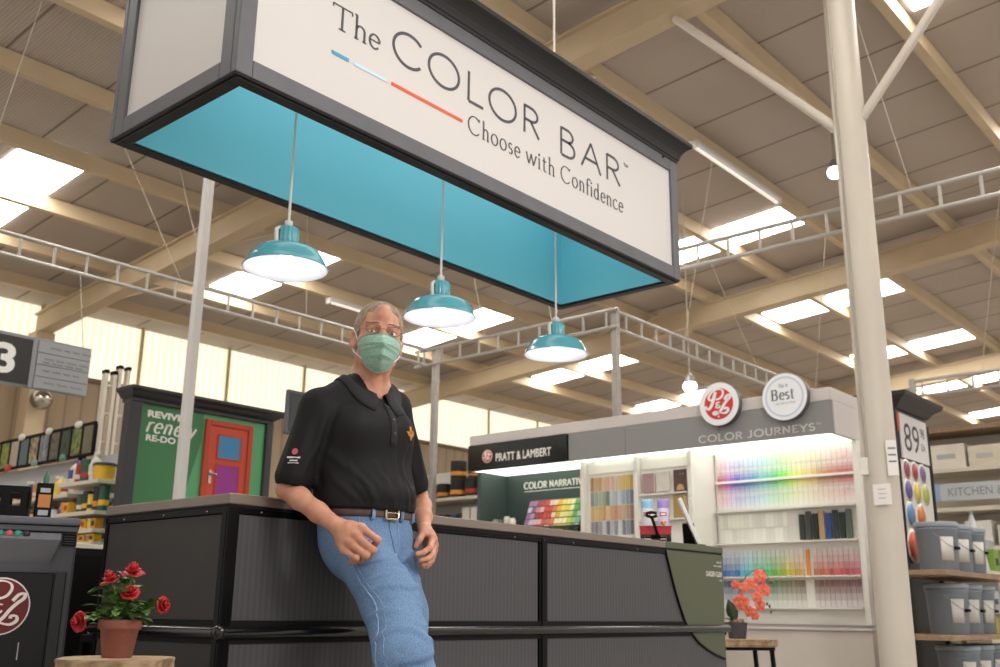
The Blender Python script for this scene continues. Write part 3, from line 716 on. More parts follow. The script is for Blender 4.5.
rl = MB().box(DB-.03, DB-.008, 3.04, 4.24, 1.793, 1.813); rl.build('rack_rail', mat('rail_white', '#f4f2ee', .4), d, bev=.003)
for zz in (1.55, 1.285, 1.015, .775): MB().box(DB-.07, DB-.001, 3.035, 4.245, zz, zz+.012).build('card_shelf', M_white, d, bev=.002)
# white cards
n = 16; w = (4.23-3.62)/n
for i in range(n):
    for zz in (1.42, 1.3):
        g = rnd.uniform(.84, .93); put('wh', (w*.95, .112), M_card, DB-.006, 4.23-(i+.5)*w, zz, (g+.06, g+.055, g+.02-.02*rnd.random()), 'on the shelf of whites below the rainbow rack', 'white cards')
# lower rows
def low_hue(f):
    st = [(0, 222), (.2, 200), (.4, 150), (.52, 90), (.62, 52), (.74, 38), (.8, 20), (1, 345)]
    for (a, h0), (b, h1) in zip(st[:-1], st[1:]):
        if f <= b: return h0+(h1-h0)*(f-a)/(b-a) if h1 != 345 else (h0-(h0+15)*(f-a)/(b-a)) % 360
    return 345
for row, (z0, key, m, ya, sc, val) in enumerate(((1.03, 'l1', MC_up, 4.22, .6, .72), (.79, 'l2', MC_dn, 4.22, .30, .58))):
    for a, bq, n_, f0, f1 in ((ya, 3.50, 18, 0, .76), (3.43, 3.05, 9, .8, 1)):
        w = (a-bq)/n_
        for i in range(n_):
            f = f0+(f1-f0)*(i+.5)/n_
            rgb = colorsys.hsv_to_rgb(low_hue(f)/360, .95*sc*rnd.uniform(.8, 1.15), val*rnd.uniform(.9, 1.12))
            put(key, (w*.92, .205), m, DB-.006, a-(i+.5)*w, z0, rgb, 'in the %s rack of the display' % ('lower', 'lowest')[row], 'lower rack cards' if row == 0 else 'lowest rack cards')
MB().cbox((DB-.012, 3.465, 1.13), (.01, .03, .2)).build('orange_divider', mat('divider_orange', '#dd8a35', .5), d)
# dark fabric sample hangers beside the whites
for i, (c_, wv) in enumerate((('#3b3f3d', .05), ('#4a4e4a', .045), ('#2f3436', .06), ('#c9a878', .035), ('#3558a6', .05), ('#394440', .055), ('#2f3b38', .045), ('#5f6c63', .035))):
    y = 3.49-.055*i
    o = MB().box(DB-.03, DB-.012, y-.022, y+.022, 1.305, 1.305+.2+.02*(i % 2)).build('sample_book', mat('sb'+c_, c_, .7, noise=.2, nscale=40), bev=.003)
    nm = ('charcoal', 'grey', 'black', 'tan', 'blue', 'dark green', 'blackish green', 'sage grey')[i]
    tag(o, nm+' sample book standing on the shelf right of the white cards', 'sample book', 'sample books on the shelf of whites')
# narrow strip cards of the second bay: four rows
pal = [['#b08a5e', '#c7a57c', '#caa06f', '#d6bfa0', '#dcae92', '#e0b9a4', '#d7c0ae', '#d9c392', '#d9b86f', '#d8b45b', '#c9a755'],
       ['#8b8f86', '#9aa79c', '#a3b39a', '#9aa58c', '#6f7a72', '#b5bdc2', '#aab6bd', '#c1c7cc', '#98a6b3', '#8494a4', '#73828f'],
       ['#cfae72', '#d6b97f', '#cfa968', '#c99b5c', '#d9b88a', '#cb9c7c', '#b98a6c', '#c9a18a', '#c6a78e', '#b3917c', '#9c8069'],
       ['#8a8a92', '#7c7f8a', '#9c9ca4', '#c4c4c8', '#6f7480', '#b5b7bf', '#8e94a0', '#d0d2d6', '#7c8490', '#8d939b', '#6c727a']]
n = 11; ya, yb_ = 5.33, 4.87; w = (ya-yb_)/n
for r_, z0 in enumerate((1.775, 1.645, 1.515, 1.385)):
    for i in range(n):
        c_ = tuple(int(pal[r_][i][1+2*q:3+2*q], 16)/255 for q in range(3))
        put('st', (w*.8, .125), M_card, 7.417, ya-(i+.5)*w, z0, c_, 'in the %s row of the strip rack' % ('top', 'second', 'third', 'bottom')[r_], 'strip rack cards', name='narrow paint strip')
MB().box(7.40, 7.418, 4.84, 5.35, 1.365, 1.38).build('card_shelf', M_white, d)
# tilted swatch book of the dark green bay: tilted rack with 10 x 5 swatches
MB().bar((7.48, 5.88, 1.33), (7.66, 5.88, 1.77), .66, .012, up=(1, 0, -.4)).build('tilted_rack', mat('rack_dark', '#4d5551', .5), d)
pal2 = ['#8a5a8c', '#9c3f52', '#b4332f', '#c8453a', '#cf7a3a', '#e2b13c', '#e6cf45', '#c6cf4a', '#6faf58', '#3f9a5c']
tl = math.atan2(.18, .44)
for i in range(13):
    for j in range(7):
        c0 = tuple(int(pal2[i*10//13][1+2*q:3+2*q], 16)/255 for q in range(3)); q = rnd.choice((0, 0, .15, .35, .6))
        c_ = tuple(v+(1-v)*q for v in c0)
        zz = 1.35+j*.06; xx = 7.48+(zz-1.33)*.18/.44-.012
        put('na', (.047, .055), M_card, xx, 6.185-i*.0505, zz, c_, 'on the tilted rack of the dark green bay', 'swatches on the tilted rack', tilt=tl, name='square swatch')
# small goods beside the rack
for i, (y, c_, h) in enumerate(((6.53, '#8f8a84', .1), (6.46, '#6d6a68', .09), (6.38, '#c9c2b8', .12), (6.31, '#d9d2c6', .1))):
    b = MB().lathe([(.03, 0), (.032, .004), (.032, h-.02), (.024, h-.01), (.024, h)], (7.5, y, 1.50), 16)
    tag(b.build('sample_pot', mat('pot'+c_, c_, .5)), ('brownish grey', 'dark grey', 'beige', 'cream')[i]+' sample pot on the dark green bay left of the tilted rack', 'paint pot', 'sample pots')
MB().box(7.43, 7.74, 5.405, 6.59, 1.485, 1.4995).build('bay_shelf', M_dgreen, d)
# books of the third bay
def book(y, z, w_, h, c_, lab, x=7.40):
    t = thing('pattern_book', lab, 'book', (x, y, z))
    MB().cbox((x, y, z+h/2), (.025, w_, h)).build('cover', mat('bk'+c_, c_, .5, noise=.08, nscale=12), t, bev=.003)
    MB().cbox((x+.0, y-.002, z+h/2), (.018, w_-.001, h-.008)).build('pages', mat('pages', '#e7e0d2', .7), t)
    return t
book(4.70, 1.725, .115, .165, '#a98d8d', 'mauve pattern book in the upper row behind the blue capped can')
book(4.56, 1.725, .12, .17, '#d2cdc0', 'pale grey pattern book in the upper row behind the lilac capped can')
bt = book(4.385, 1.715, .13, .185, '#54403a', 'dark brown pattern book with a tan dome picture on its cover')
dm = [(-.036, 0)]+[( .036*math.cos(a), .05*math.sin(a)) for a in [PI-PI*k/12 for k in range(13)]]
MB().prism(dm[1:], (7.387, 4.385, 1.728), UX, WX, NX, .002).build('dome_picture', mat('dome_tan', '#c39a6b', .5), bt)
text_mesh('title', 'COLOR', mat('title_tan', '#b59b86', .5), (7.3865, 4.395, 1.855), UX, WX, NX, .012, bt, width=.05)
book(4.41, 1.50, .10, .19, '#a88c4c', 'gold pattern book in the lower row, right of the tablet')
book(4.345, 1.50, .03, .17, '#b7a57c', 'thin tan pattern book beside the gold one in the lower row')
book(4.57, 1.50, .09, .16, '#b29d9b', 'dusty mauve pattern book in the lower row behind the tablet')
MB().box(7.37, 7.42, 4.31, 4.785, 1.70, 1.713).box(7.37, 7.42, 4.31, 4.785, 1.485, 1.498).build('book_ledge', M_white, d)
# ================================================================== POSTS AND LADDER RACKS
M_strut = mat('strut_steel', '#aaa6a1', .4, .5, noise=.15, nscale=14)
M_pole = mat('white_post', '#d5d2d0', .45, noise=.06, nscale=3)
M_pipe = mat('grey_pipe', '#b3aea8', .38, .4)
def rack(lab, p0, p1, n, posts=(), gap=.19):
    p0 = V(p0); p1 = V(p1); t = thing('pipe_rack', lab, 'pipe rack', p0)
    for dz in (0, -gap): MB().tube([p0+V((0, 0, dz)), p1+V((0, 0, dz))], .02, 12).build('rail', M_pipe, t)
    for i in range(n):
        q = p0.lerp(p1, (i+.5)/n); MB().tube([q+V((0, 0, -.01)), q+V((0, 0, -gap+.01))], .014, 8).build('rung', M_pipe, t)
    for q in posts:
        q = V(q); MB().box(q.x-.035, q.x+.035, q.y-.035, q.y+.035, 0, q.z+.03).build('post', M_strut, t, bev=.004)
rack('grey pipe ladder rack running between the two grey posts behind the right hand lamps', (8.5, 8.75, 3.83), (8.5, 5.72, 3.83), 10, ((8.56, 8.45, 3.80), (8.56, 5.80, 3.80)))
rack('grey pipe ladder rack running left behind the white post to the frame edge', (8.42, 8.46, 3.80), (1.2, 8.46, 3.80), 24)
rack('grey pipe ladder rack running back from the post above the display', (8.62, 5.80, 3.83), (15.5, 5.80, 3.83), 23)
rack('grey pipe ladder rack passing behind the thick round column at upper right', (7.45, 4.6, 3.87), (7.45, -1.0, 3.87), 19)
rack('far grey pipe ladder rack on a thin post over the right hand shelves', (12.6, 4.15, 3.55), (12.6, 1.2, 3.55), 10, ((12.6, 4.12, 3.55),))
p_ = MB().box(3.912, 3.977, 6.37, 6.435, 0, 6.735-.077*6.4-.012)
tag(p_.build('square_post', M_pole, bev=.006), 'white square post rising in front of the green door display', 'post')
# roof wires, strip lights and far bulbs
M_wire = mat('wire', '#b5aa98', .5)
def wire(a, b, lab='thin pale wire hanging from the roof to a pipe rack', r=.004):
    tag(MB().tube([a, b], r, 6).build('roof_wire', M_wire), lab, 'wire', 'hanging wires')
for a, b in (((4.55, 9.44, 5.79), (5.0, 8.46, 3.82)), ((5.3, 9.44, 5.79), (5.3, 8.46, 3.82)), ((7.2, 9.44, 5.79), (6.55, 8.46, 3.82)), ((8.5, 8.1, 5.9), (8.5, 7.6, 3.85)),
             ((10.0, 8.1, 5.9), (8.5, 6.6, 3.85)), ((10.2, 5.43, 6.1), (10.0, 5.8, 3.85)), ((12.2, 6.78, 6.0), (11.8, 5.8, 3.85)), ((13.5, 5.43, 6.1), (13.6, 5.8, 3.85)), ((7.45, 2.74, 6.31), (7.45, 2.3, 3.89)), ((12.6, 2.74, 6.3), (12.6, 3.3, 3.57)), ((3.2, 8.1, 5.9), (3.0, 8.46, 3.82))):
    wire(a, b)
M_tube = mat('fluorescent_tube', '#f1ede4', .4, emit='#fffaf0', estr=.6)
for x0, x1, y, lab in ((9.66, 11.9, 5.40, 'white fluorescent strip light along a purlin right of the hanging sign'), (9.9, 11.2, 12.25, 'white fluorescent strip light along a far purlin above the man\'s head')):
    z = zb(y)+.352
    t = thing('strip_light', lab, 'light', ((x0+x1)/2, y, z-.1))
    MB().box(x0, x1, y-.06, y+.06, z-.05, z-.001).build('housing', M_pole, t, bev=.01)
    MB().tube([(x0+.04, y, z-.075), (x1-.04, y, z-.075)], .019, 10).build('tube', M_tube, t)
    MB().box(x0, x0+.03, y-.05, y+.05, z-.1, z-.05).build('socket', M_pole, t); MB().box(x1-.03, x1, y-.05, y+.05, z-.1, z-.05).build('socket', M_pole, t)
for x, y, z, lab, top in ((11.2, 6.45, 3.56, 'far glowing pendant bulb beside the red monogram sign', 6.0), (11.0, 4.25, 5.85, 'far glowing pendant bulb left of the thick round column', 6.2)):
    t = thing('bulb_lamp', lab, 'lamp', (x, y, z))
    MB().ball((x, y, z), (.09, .09, .08), 16, 10).build('globe', mat('far_glow', '#ffffff', .4, emit='#f4f6ff', estr=8), t)
    MB().lathe([(.07, .05), (.06, .12), (.03, .16), (.01, .17)], (x, y, z), 16).build('cap', M_strut, t)
    MB().tube([(x, y, z+.16), (x, y, top+.3)], .008, 6).build('cord', M_wire, t)

# ================================================================== GREEN DOOR DISPLAY (end of the left aisle)
M_green = mat('green_board', '#3d7a4c', .5); M_green2 = mat('green_light', '#5cab74', .5); M_slate = mat('slate_frame', '#343438', .45)
M_door = mat('door_red', '#c94a2b', .45)
GY = 7.05
e = thing('door_display', 'green aisle end display with a red painted door and white lettering, behind the white post', 'display', (4.53, 7.3, 0))
MB().box(3.94, 5.11, GY, GY+.05, .2, 2.245).build('green_panel', M_green2, e)
MB().prism([(3.94, .2), (4.02, .2), (4.5, 2.03), (4.5, 2.245), (3.94, 2.245)], (0, GY-.001, 0), (1, 0, 0), (0, 0, 1), (0, -1, 0), .003).build('dark_green_panel', M_green, e).__setitem__('label', 'darker green left area')  # darker green area at the left of the board, with a slanted edge
for x0, x1 in ((3.835, 3.94), (5.10, 5.165)):
    MB().box(x0, x1, GY-.035, GY+.06, 0, 2.245).build('pilaster', M_slate, e, bev=.006)
MB().box(3.85, 5.165, GY-.03, GY+.12, 2.246, 2.275).build('frieze', M_slate, e, bev=.004)
cv = MB(); prof = [(0, .0), (.015, .03), (.035, .05), (.05, .085), (.056, .09), (.075, .09), (.076, .0)]
for dz, q in prof: cv.add([(3.85-q*.6, GY-.03-q, 2.276+dz), (5.165+q, GY-.03-q, 2.276+dz), (5.165+q, GY+.13, 2.276+dz), (3.85-q*.6, GY+.13, 2.276+dz)], [])
cv.f = [(4*i+j, 4*i+(j+1) % 4, 4*i+4+(j+1) % 4, 4*i+4+j) for i in range(len(prof)-1) for j in range(4)]+[(0, 1, 2, 3), tuple(4*len(prof)-4+j for j in range(4))]
cv.mi = [0]*len(cv.f); cv.sm = [False]*len(cv.f); cv.build('cornice', M_slate, e)
dr = MB()
for x0, x1, z0, z1 in ((4.515, 4.56, .2, 2.205), (4.925, 4.97, .2, 2.205), (4.56, 4.925, 2.16, 2.205)): dr.box(x0, x1, GY-.03, GY-.004, z0, z1)
dr.build('door_frame', mat('door_trim', '#bb4024', .45), e, bev=.005)
df = MB().box(4.56, 4.925, GY-.016, GY-.004, .2, 2.16).build('red_door', M_door, e)
for z0, z1, c_, nm in ((1.905, 2.085, '#3a86b8', 'blue_pane'), (1.60, 1.845, '#9a2f8f', 'purple_pane'), (1.0, 1.52, '#9a2f8f', 'purple_pane')):
    o = MB().box(4.648, 4.856, GY-.021, GY-.0165, z0, z1).build(nm, mat(nm, c_, .4), df)
    fr = MB()
    for a in ((4.636, 4.648, z0-.012, z1+.012), (4.856, 4.868, z0-.012, z1+.012), (4.648, 4.856, z0-.012, z0), (4.648, 4.856, z1, z1+.012)): fr.box(a[0], a[1], GY-.024, GY-.0165, a[2], a[3])
    fr.build('pane_bead', mat('door_trim', '#bb4024', .45), df)
hd = MB().box(4.578, 4.602, GY-.024, GY-.0165, 1.69, 1.80).tube([(4.59, GY-.03, 1.77), (4.59, GY-.05, 1.77), (4.63, GY-.05, 1.765)], .008, 8)
hd.build('door_handle', mat('handle_steel', '#c9c4bd', .25, .8), df)
M_lw = mat('print_white', '#f0f0ea', .5)
U, W, N = (1, 0, 0), (0, 0, 1), (0, -1, 0)
text_mesh('lettering', 'REVIVE', M_lw, (4.005, GY-.0045, 2.15), U, W, N, .05, e, width=.31, bold=.05)
text_mesh('lettering', 'RE-DO', M_lw, (4.01, GY-.0045, 1.965), U, W, N, .048, e, width=.255, bold=.035)
tx = MB(); letters(tx, 'renew', (3.995, GY-.0045, 2.03), U, W, N, .125, .009, .020, False, .1, width=.43, slant=.3); tx.build('lettering', M_lw, e)

# ================================================================== LEFT AISLE SHELVES
M_shelf = mat('shelf_cream', '#cfc6b6', .5); M_gond = mat('gondola_back', '#aeb0b2', .5, noise=.06, nscale=5)
g = thing('shelf_unit', 'tall cream shelf unit with grey back panel running left from the green door display', 'shelves', (4.3, 8.9, 0))
MB().box(4.42, 4.47, 7.46, 12.0, .0, 2.02).build('back_panel', M_gond, g)
NEAR = (.62, .95, 1.215, 1.315, 1.452, 1.695); FAR = (.62, .95, 1.25, 1.455, 1.63)
for z in (.5, .85, 1.08, 1.214, 1.311, 1.45, 1.69):
    MB().box(3.88, 4.42, 7.46, 8.10, z-.03, z).build('shelf', M_shelf, g, bev=.003)
for z in (.5, .85, 1.15, 1.42, 1.63):
    MB().box(3.98, 4.42, 8.12, 11.2, z-.03, z).build('shelf', M_shelf, g, bev=.003)
MB().box(3.9, 4.42, 7.46, 11.2, 0, .12).build('kick_plate', M_blkm, g)
PV = [('#e3b12c', 'yellow'), ('#d9d4cc', 'white'), ('#d28a2b', 'amber'), ('#33508f', 'blue'), ('#2f5a44', 'dark green'), ('#a8322b', 'red'), ('#2c2c2e', 'black'), ('#8c9aa3', 'grey blue'), ('#e6c84f', 'lemon')]
PVm = [mat('pack_'+n.replace(' ', '_'), c_, .45) for c_, n in PV]
def pack(kind, ci, x, y, z, h, w_, lab, grp, cc=1):
    """a bottle, tub, can or box of goods with its cap or label"""
    t = thing({'jug': 'plastic_jug', 'spray': 'spray_bottle', 'tub': 'paint_tub', 'can': 'paint_can', 'box': 'product_box'}[kind], lab, kind if kind != 'spray' else 'bottle', (x, y, z), grp)
    r = w_/2; m = PVm[ci]
    if kind == 'box':
        MB().cbox((x, y, z+h/2), (w_, w_, h)).build('carton', m, t, bev=.004)
        MB().cbox((x-r-.001, y, z+h*.5), (.003, w_*.7, h*.45)).build('label', PVm[cc], t)
    elif kind == 'can':
        MB().lathe([(r*.95, 0), (r, .006), (r, h-.012), (r*1.02, h-.008), (r*1.02, h-.002), (r*.9, h), (r*.86, h-.008), (0, h-.008)], (x, y, z), 20).build('can_body', m, t)
        MB().lathe([(r+.001, h*.2), (r+.001, h*.42)], (x, y, z), 20, caps=False).build('label_band', PVm[cc], t)
    elif kind == 'tub':
        MB().lathe([(r*.9, 0), (r, h*.82)], (x, y, z), 18).build('tub_body', m, t)
        MB().lathe([(r*1.06, h*.82), (r*1.06, h*.97), (r*.98, h)], (x, y, z), 18).build('lid', PVm[cc], t)
    else:
        MB().lathe([(r*.9, 0), (r, .01), (r, h*.6), (r*.85, h*.72), (r*.4, h*.82), (r*.4, h*.86)], (x, y, z), 16).build('bottle_body', m, t)
        if kind == 'spray':
            MB().cbox((x-.015, y, z+h*.93), (.06, .026, h*.14)).build('trigger', PVm[cc], t, bev=.004)
        else:
            MB().lathe([(r*.45, h*.86), (r*.45, h*.99), (r*.4, h)], (x, y, z), 14).build('cap', PVm[cc], t)
            MB().cbox((x-r*.8, y, z+h*.4), (r*.5, r*1.1, h*.35)).build('label', PVm[cc], t)
rn = random.Random(11)
gp = 'goods on the left aisle shelves'
x = 3.98
pack('tub', 0, x, 7.56, 1.691, .135, .17, 'yellow tub with dark lid at the right end of the top left aisle shelf', gp, 6)
pack('jug', 1, x, 7.71, 1.691, .24, .085, 'tall white bottle beside the yellow tub on the top left aisle shelf', gp, 1)
pack('can', 4, x, 7.83, 1.691, .19, .11, 'dark green can with red band on the top left aisle shelf', gp, 5)
pack('can', 5, x-.01, 7.935, 1.691, .17, .07, 'slim red can beside the green can on the top left aisle shelf', gp, 1)
pack('jug', 1, x, 8.02, 1.691, .2, .10, 'white jug with blue label at the left end of the near top shelf', gp, 3)
for i in range(5):
    pack('can', (4, 6, 8, 6, 4)[i], x, 7.52+.085*i, 1.451, (.2, .19, .14, .17, .15)[i], .08, ('green can nearest the door display', 'black can second from the door display', 'lemon can third from the door display', 'black can fourth from the door display', 'green can fifth from the door display')[i]+' on the second left aisle shelf', gp, (0, 2, 6, 0, 1)[i])
for i in range(8):
    for zz, s in ((1.451, 'second'), (1.312, 'third'), (1.215, 'fourth')):
        if zz > 1.4 and i < 6: continue
        h = .09 if zz > 1.4 else .082 if zz > 1.3 else .058
        pack(('box', 'tub')[i % 2], (0, 2, 8, 0)[(i+int(zz*10)) % 4], 3.945, 7.52+.078*i, zz, h, .068, '%s small %s in front on the %s left aisle shelf' % (('yellow', 'amber', 'lemon', 'yellow')[(i+int(zz*10)) % 4], ('box', 'tub')[i % 2], s), 'small goods on the %s left aisle shelf, %d' % (s, (i+int(zz*10)) % 4*2+i % 2), (6, 1, 5, 2)[i % 4])
for i in range(11):
    kd = ('jug', 'can', 'spray', 'tub', 'jug', 'can', 'spray', 'box', 'jug', 'tub', 'can')[i]; ci = (1, 1, 8, 0, 1, 2, 3, 5, 0, 1, 4)[i]
    pack(kd, ci, 4.07, 8.2+.13*i, 1.631, (.2, .14, .17, .12, .19, .13, .16, .11, .14, .12, .13)[i], .09, '%s %s on the far upper shelf behind the black crate, %s' % (PV[ci][1], {'spray': 'spray bottle'}.get(kd, kd), ('first from the near end', 'second along', 'third along', 'fourth along', 'fifth along', 'sixth along', 'seventh along', 'eighth along', 'ninth along', 'tenth along', 'last along')[i]), gp, (3, 5, 1, 6, 5, 1, 1, 1, 3, 5, 2)[i])
    kd = ('jug', 'jug', 'tub', 'can', 'jug', 'tub', 'jug', 'can', 'tub', 'jug', 'tub')[i]; ci = (1, 7, 1, 5, 1, 0, 1, 1, 0, 3, 1)[i]
    pack(kd, ci, 4.07, 8.2+.13*i, 1.421, (.17, .16, .12, .13, .17, .1, .16, .13, .11, .15, .12)[i], .09, '%s %s on the far lower shelf behind the black crate, %s' % (PV[ci][1], kd, ('first from the near end', 'second along', 'third along', 'fourth along', 'fifth along', 'sixth along', 'seventh along', 'eighth along', 'ninth along', 'tenth along', 'last along')[i]), gp, (5, 3, 6, 1, 5, 6, 3, 5, 1, 1, 5)[i])
# picture header with oval tags along the top of the shelves
hz = thing('picture_header', 'black framed strip of small pictures with oval tags above the left aisle shelves', 'sign', (4.3, 9.9, 2.022))
hx = 4.33
hf = MB()
ya, yb_ = 8.50, 12.0
hf.box(hx, hx+.03, ya, yb_, 2.022, 2.045).box(hx, hx+.03, ya, yb_, 2.30, 2.325)
npic = 17; wpp = (yb_-ya)/npic
for i in range(npic+1): hf.box(hx, hx+.03, ya+wpp*i-.013, ya+wpp*i+.013, 2.045, 2.30)
hf.box(hx+.015, hx+.03, ya, yb_, 2.045, 2.30)
hf.build('black_frame', M_blkm, hz)
pc = ['#5d6b4c', '#3f4a40', '#2d2a2c', '#7a6a5c', '#a39a8a', '#c4ab7a', '#4d6a86', '#b8a58c', '#8f9a3c', '#565a50', '#6a5548', '#4a4a4e', '#77806a', '#3d5a44', '#9c8f7a', '#b56b4a', '#5f6f5a']
for i in range(npic):
    pm = mat('picture_%d' % i, pc[i], .5, noise=.5, nscale=22, noise2=pc[(i*5+3) % 17])
    MB().box(hx+.006, hx+.014, ya+wpp*i+.015, ya+wpp*(i+1)-.015, 2.048, 2.297).build('picture', pm, hz)
for i in range(6):
    y = ya+.28+i*.56
    for zz, c_, dy in ((2.32, '#d9d6cc', 0), (2.04, ('#5f8f7a', '#7aa58f', '#c3443a')[i % 3], .22)):
        if y+dy < yb_: MB().lathe([(.001, 0), (.062, 0), (.062, .012), (.001, .012)], (hx-.012, y+dy, zz), 20, Matrix.Rotation(PI/2, 3, 'Y') @ Matrix.Diagonal((.55, 1, 1))).build('oval_tag', mat('tag'+c_, c_, .5), hz)
MB().box(hx+.03, 4.419, 8.75, 8.79, 1.9, 2.1).box(hx+.03, 4.419, 11.5, 11.54, 1.9, 2.1).build('bracket', M_blkm, hz)
# extension ladders standing behind the shelves
for i, (x, lab) in enumerate(((4.99, 'white ladder section behind the left aisle shelves, left of the pair'), (5.135, 'white ladder section behind the left aisle shelves, right of the pair and taller'))):
    t = thing('ladder', lab, 'ladder', (x, 9.6, 0)); h = (3.06, 3.13)[i]
    for dx in (-.045, .045):
        o = MB().box(x+dx-.018, x+dx+.018, 9.56, 9.64, 0, h).build('rail', mat('ladder_white', '#d9cfc0', .5), t, bev=.003)
        MB().box(x+dx-.02, x+dx+.02, 9.555, 9.645, h-.03, h+.008).build('end_cap', M_blkm, o)
    for j in range(10): MB().tube([(x-.03, 9.6, .3+.29*j), (x+.03, 9.6, .3+.29*j)], .016, 8).build('rung', mat('ladder_white', '#d9cfc0', .5), t)
# aisle sign
s3 = thing('aisle_sign', 'hanging grey aisle sign with a white 3 on black and grey list boards', 'sign', (3.6, 8.2, 2.45))
AY = 8.2
MB().box(2.98, 4.075, AY+.002, AY+.03, 2.455, 2.885).build('backing', mat('sign_grey', '#8f9195', .45), s3, bev=.004)
MB().box(2.98, 3.565, AY-.008, AY+.001, 2.475, 2.855).build('number_board', mat('sign_black', '#2b2a2c', .5), s3)
MB().box(3.565, 3.60, AY-.012, AY+.001, 2.455, 2.88).build('divider', mat('sign_grey', '#8f9195', .45), s3)
text_mesh('number', '3', M_lw, (3.275, AY-.009, 2.55), U, W, N, .24, s3, width=.165, bold=.03)
for i in range(4):
    z0 = 2.765-.1*i
    o = MB().box(3.61, 4.065, AY-.010, AY+.001, z0, z0+.094).build('list_board', mat('list_grey', '#9b9da1', .45), s3, bev=.002)
    tx = MB(); q = random.Random(i+2)
    for ln in range((1, 2, 1, 1)[i]):
        zz = z0+.05-.03*ln+.0*ln; xx = 3.66+q.random()*.05
        while xx < 4.0-.05*(i == 3):
            wl = q.uniform(.05, .1); tx.ribbon([(xx+wl*k/8, zz+.008*math.sin(k*2.2)) for k in range(9)], .006, .006, (0, AY-.0105, 0), U, W, N, .001); xx += wl+.025
    tx.build('small_lettering', mat('list_ink', '#5e5f63', .5), o)
for x in (3.1, 4.0): MB().tube([(x, AY+.015, 2.885), (x, 8.44, 3.79-.19)], .004, 6).build('hanging_wire', M_wire, s3)
# chrome mirror on the wall column
cm = thing('dome_mirror', 'round silver dome mirror on the wall column behind the aisle sign', 'mirror', (6.9, 15.35, 3.85))
MB().ball((6.95, 15.42, 3.83), (.17, .17, .16), 24, 14).build('dome', mat('chrome', '#c9c3bb', .12, 1., noise=.3, nscale=6), cm)
MB().tube([(6.97, 15.55, 3.83), (6.99, 15.66, 3.83)], .03, 8).build('arm', M_blkm, cm)

# ================================================================== TINTING MACHINE, CRATE, FLOWERS AT LEFT
mc = thing('paint_machine', 'dark grey paint mixing machine with a red monogram on its black door, left edge', 'machine', (1.877, 3.711, 0), rz=math.radians(-26), local=True)
M_mach = mat('machine_grey', '#4c4d53', .4, noise=.05, nscale=4); M_mach2 = mat('machine_light', '#73757b', .35)
MB().box(-.78, 0, .02, .6, .0, 1.016).build('body', M_mach, mc, bev=.008)
MB().box(-.80, .006, -.02, .62, 1.0165, 1.045).build('lid', mat('machine_top', '#5b5d64', .35), mc, bev=.008)
MB().box(-.79, .0, -.010, .02, .994, 1.014).build('brow', M_mach, mc, bev=.003)
ch = MB(); ch.add([(-.78, -.012, .987), (-.056, -.012, .987), (-.056, -.05, .962), (-.78, -.05, .962), (-.78, .02, .992), (-.056, .02, .992), (-.086, .02, .875), (-.78, .02, .875)],
                  [(0, 1, 2, 3), (3, 2, 6, 7), (0, 4, 5, 1), (1, 5, 6, 2), (0, 3, 7, 4)])
ch.build('control_panel', M_mach2, mc)
for x, c_ in ((-.262, '#2f8f78'), (-.232, '#c45c66'), (-.203, '#2f8f78'), (-.173, '#26262a')):
    MB().lathe([(.012, 0), (.012, .012), (.008, .016), (0, .016)], (x, -.028, .975), 16, Matrix.Rotation(math.radians(20), 3, 'X')).build('button', mat('btn'+c_, c_, .35), mc)
MB().box(-.050, -.004, .008, .021, .945, .987).build('vent_plate', M_blkm, mc)
tx = MB()
for i in range(4): tx.box(-.047, -.008, .004, .0085, .950+.009*i, .953+.009*i)
tx.build('vent_louvre', mat('louvre', '#3b3b3f', .4), mc)
M_pane = mat('black_pane', '#0b0b0c', .15, 0, .3)
dr = MB().box(-.78, -.064, .0, .02, .12, .845).build('door', M_pane, mc, bev=.003)
MB().box(-.060, -.022, .006, .021, .12, .85).build('door_edge', mat('machine_black', '#1d1d20', .3), mc, bev=.003)
lx, lz, lr = -.395, .735-.002, .098
lz = .738
# disc of the emblem stands on the pane
lc = (-.232, -.001, .754)
def fdisc(r, y0, y1, m, nm):
    return MB().lathe([(r, 0), (r, y1-y0)], (lc[0], y1, lc[2]-.03), 40, Matrix.Rotation(PI/2, 3, 'X')).build(nm, m, dr)
fdisc(.101, -.003, .001, mat('emblem_cream', '#efe4dc', .4), 'emblem_rim')
fdisc(.096, -.0045, -.002, mat('emblem_dark_red', '#6a0b13', .35), 'emblem')
lg = MB(); pl_logo(lg, (lc[0], -.005, lc[2]-.03), (1, 0, 0), (0, 0, 1), (0, -1, 0), .096, .0105); lg.build('monogram', mat('emblem_cream', '#efe4dc', .4), dr)
MB().box(-.155, -.151, -.004, 0, .54, .60).build('scratch_tape', mat('tape_grey', '#a5a5a8', .4), dr)
R26 = Matrix.Rotation(math.radians(-26), 3, 'Z')
def on_mach(x, y, z=1.0465): return V((1.877, 3.711, 0))+R26 @ V((x, y, z))
cr = thing('plastic_crate', 'black plastic crate on top of the paint machine', 'crate', on_mach(-.36, .28), rz=math.radians(-26), local=True)
c = MB()
for sx in (-1, 1):
    c.box(sx*.17-.006, sx*.17+.006, -.13, .13, 0, .05); c.box(sx*.17-.006, sx*.17+.006, -.13, .13, .1, .125)
    for y in (-.124, -.06, 0, .06, .124): c.box(sx*.17-.006, sx*.17+.006, y-.012, y+.012, .04, .105)
for sy in (-1, 1):
    c.box(-.17, .17, sy*.13-.006, sy*.13+.006, 0, .05); c.box(-.17, .17, sy*.13-.006, sy*.13+.006, .1, .125)
    for x in (-.16, -.09, -.03, .03, .09, .16): c.box(x-.016, x+.016, sy*.13-.006, sy*.13+.006, .04, .105)
c.box(-.17, .17, -.13, .13, 0, .012)
c.build('crate_walls', M_blkm, cr, bev=.003)
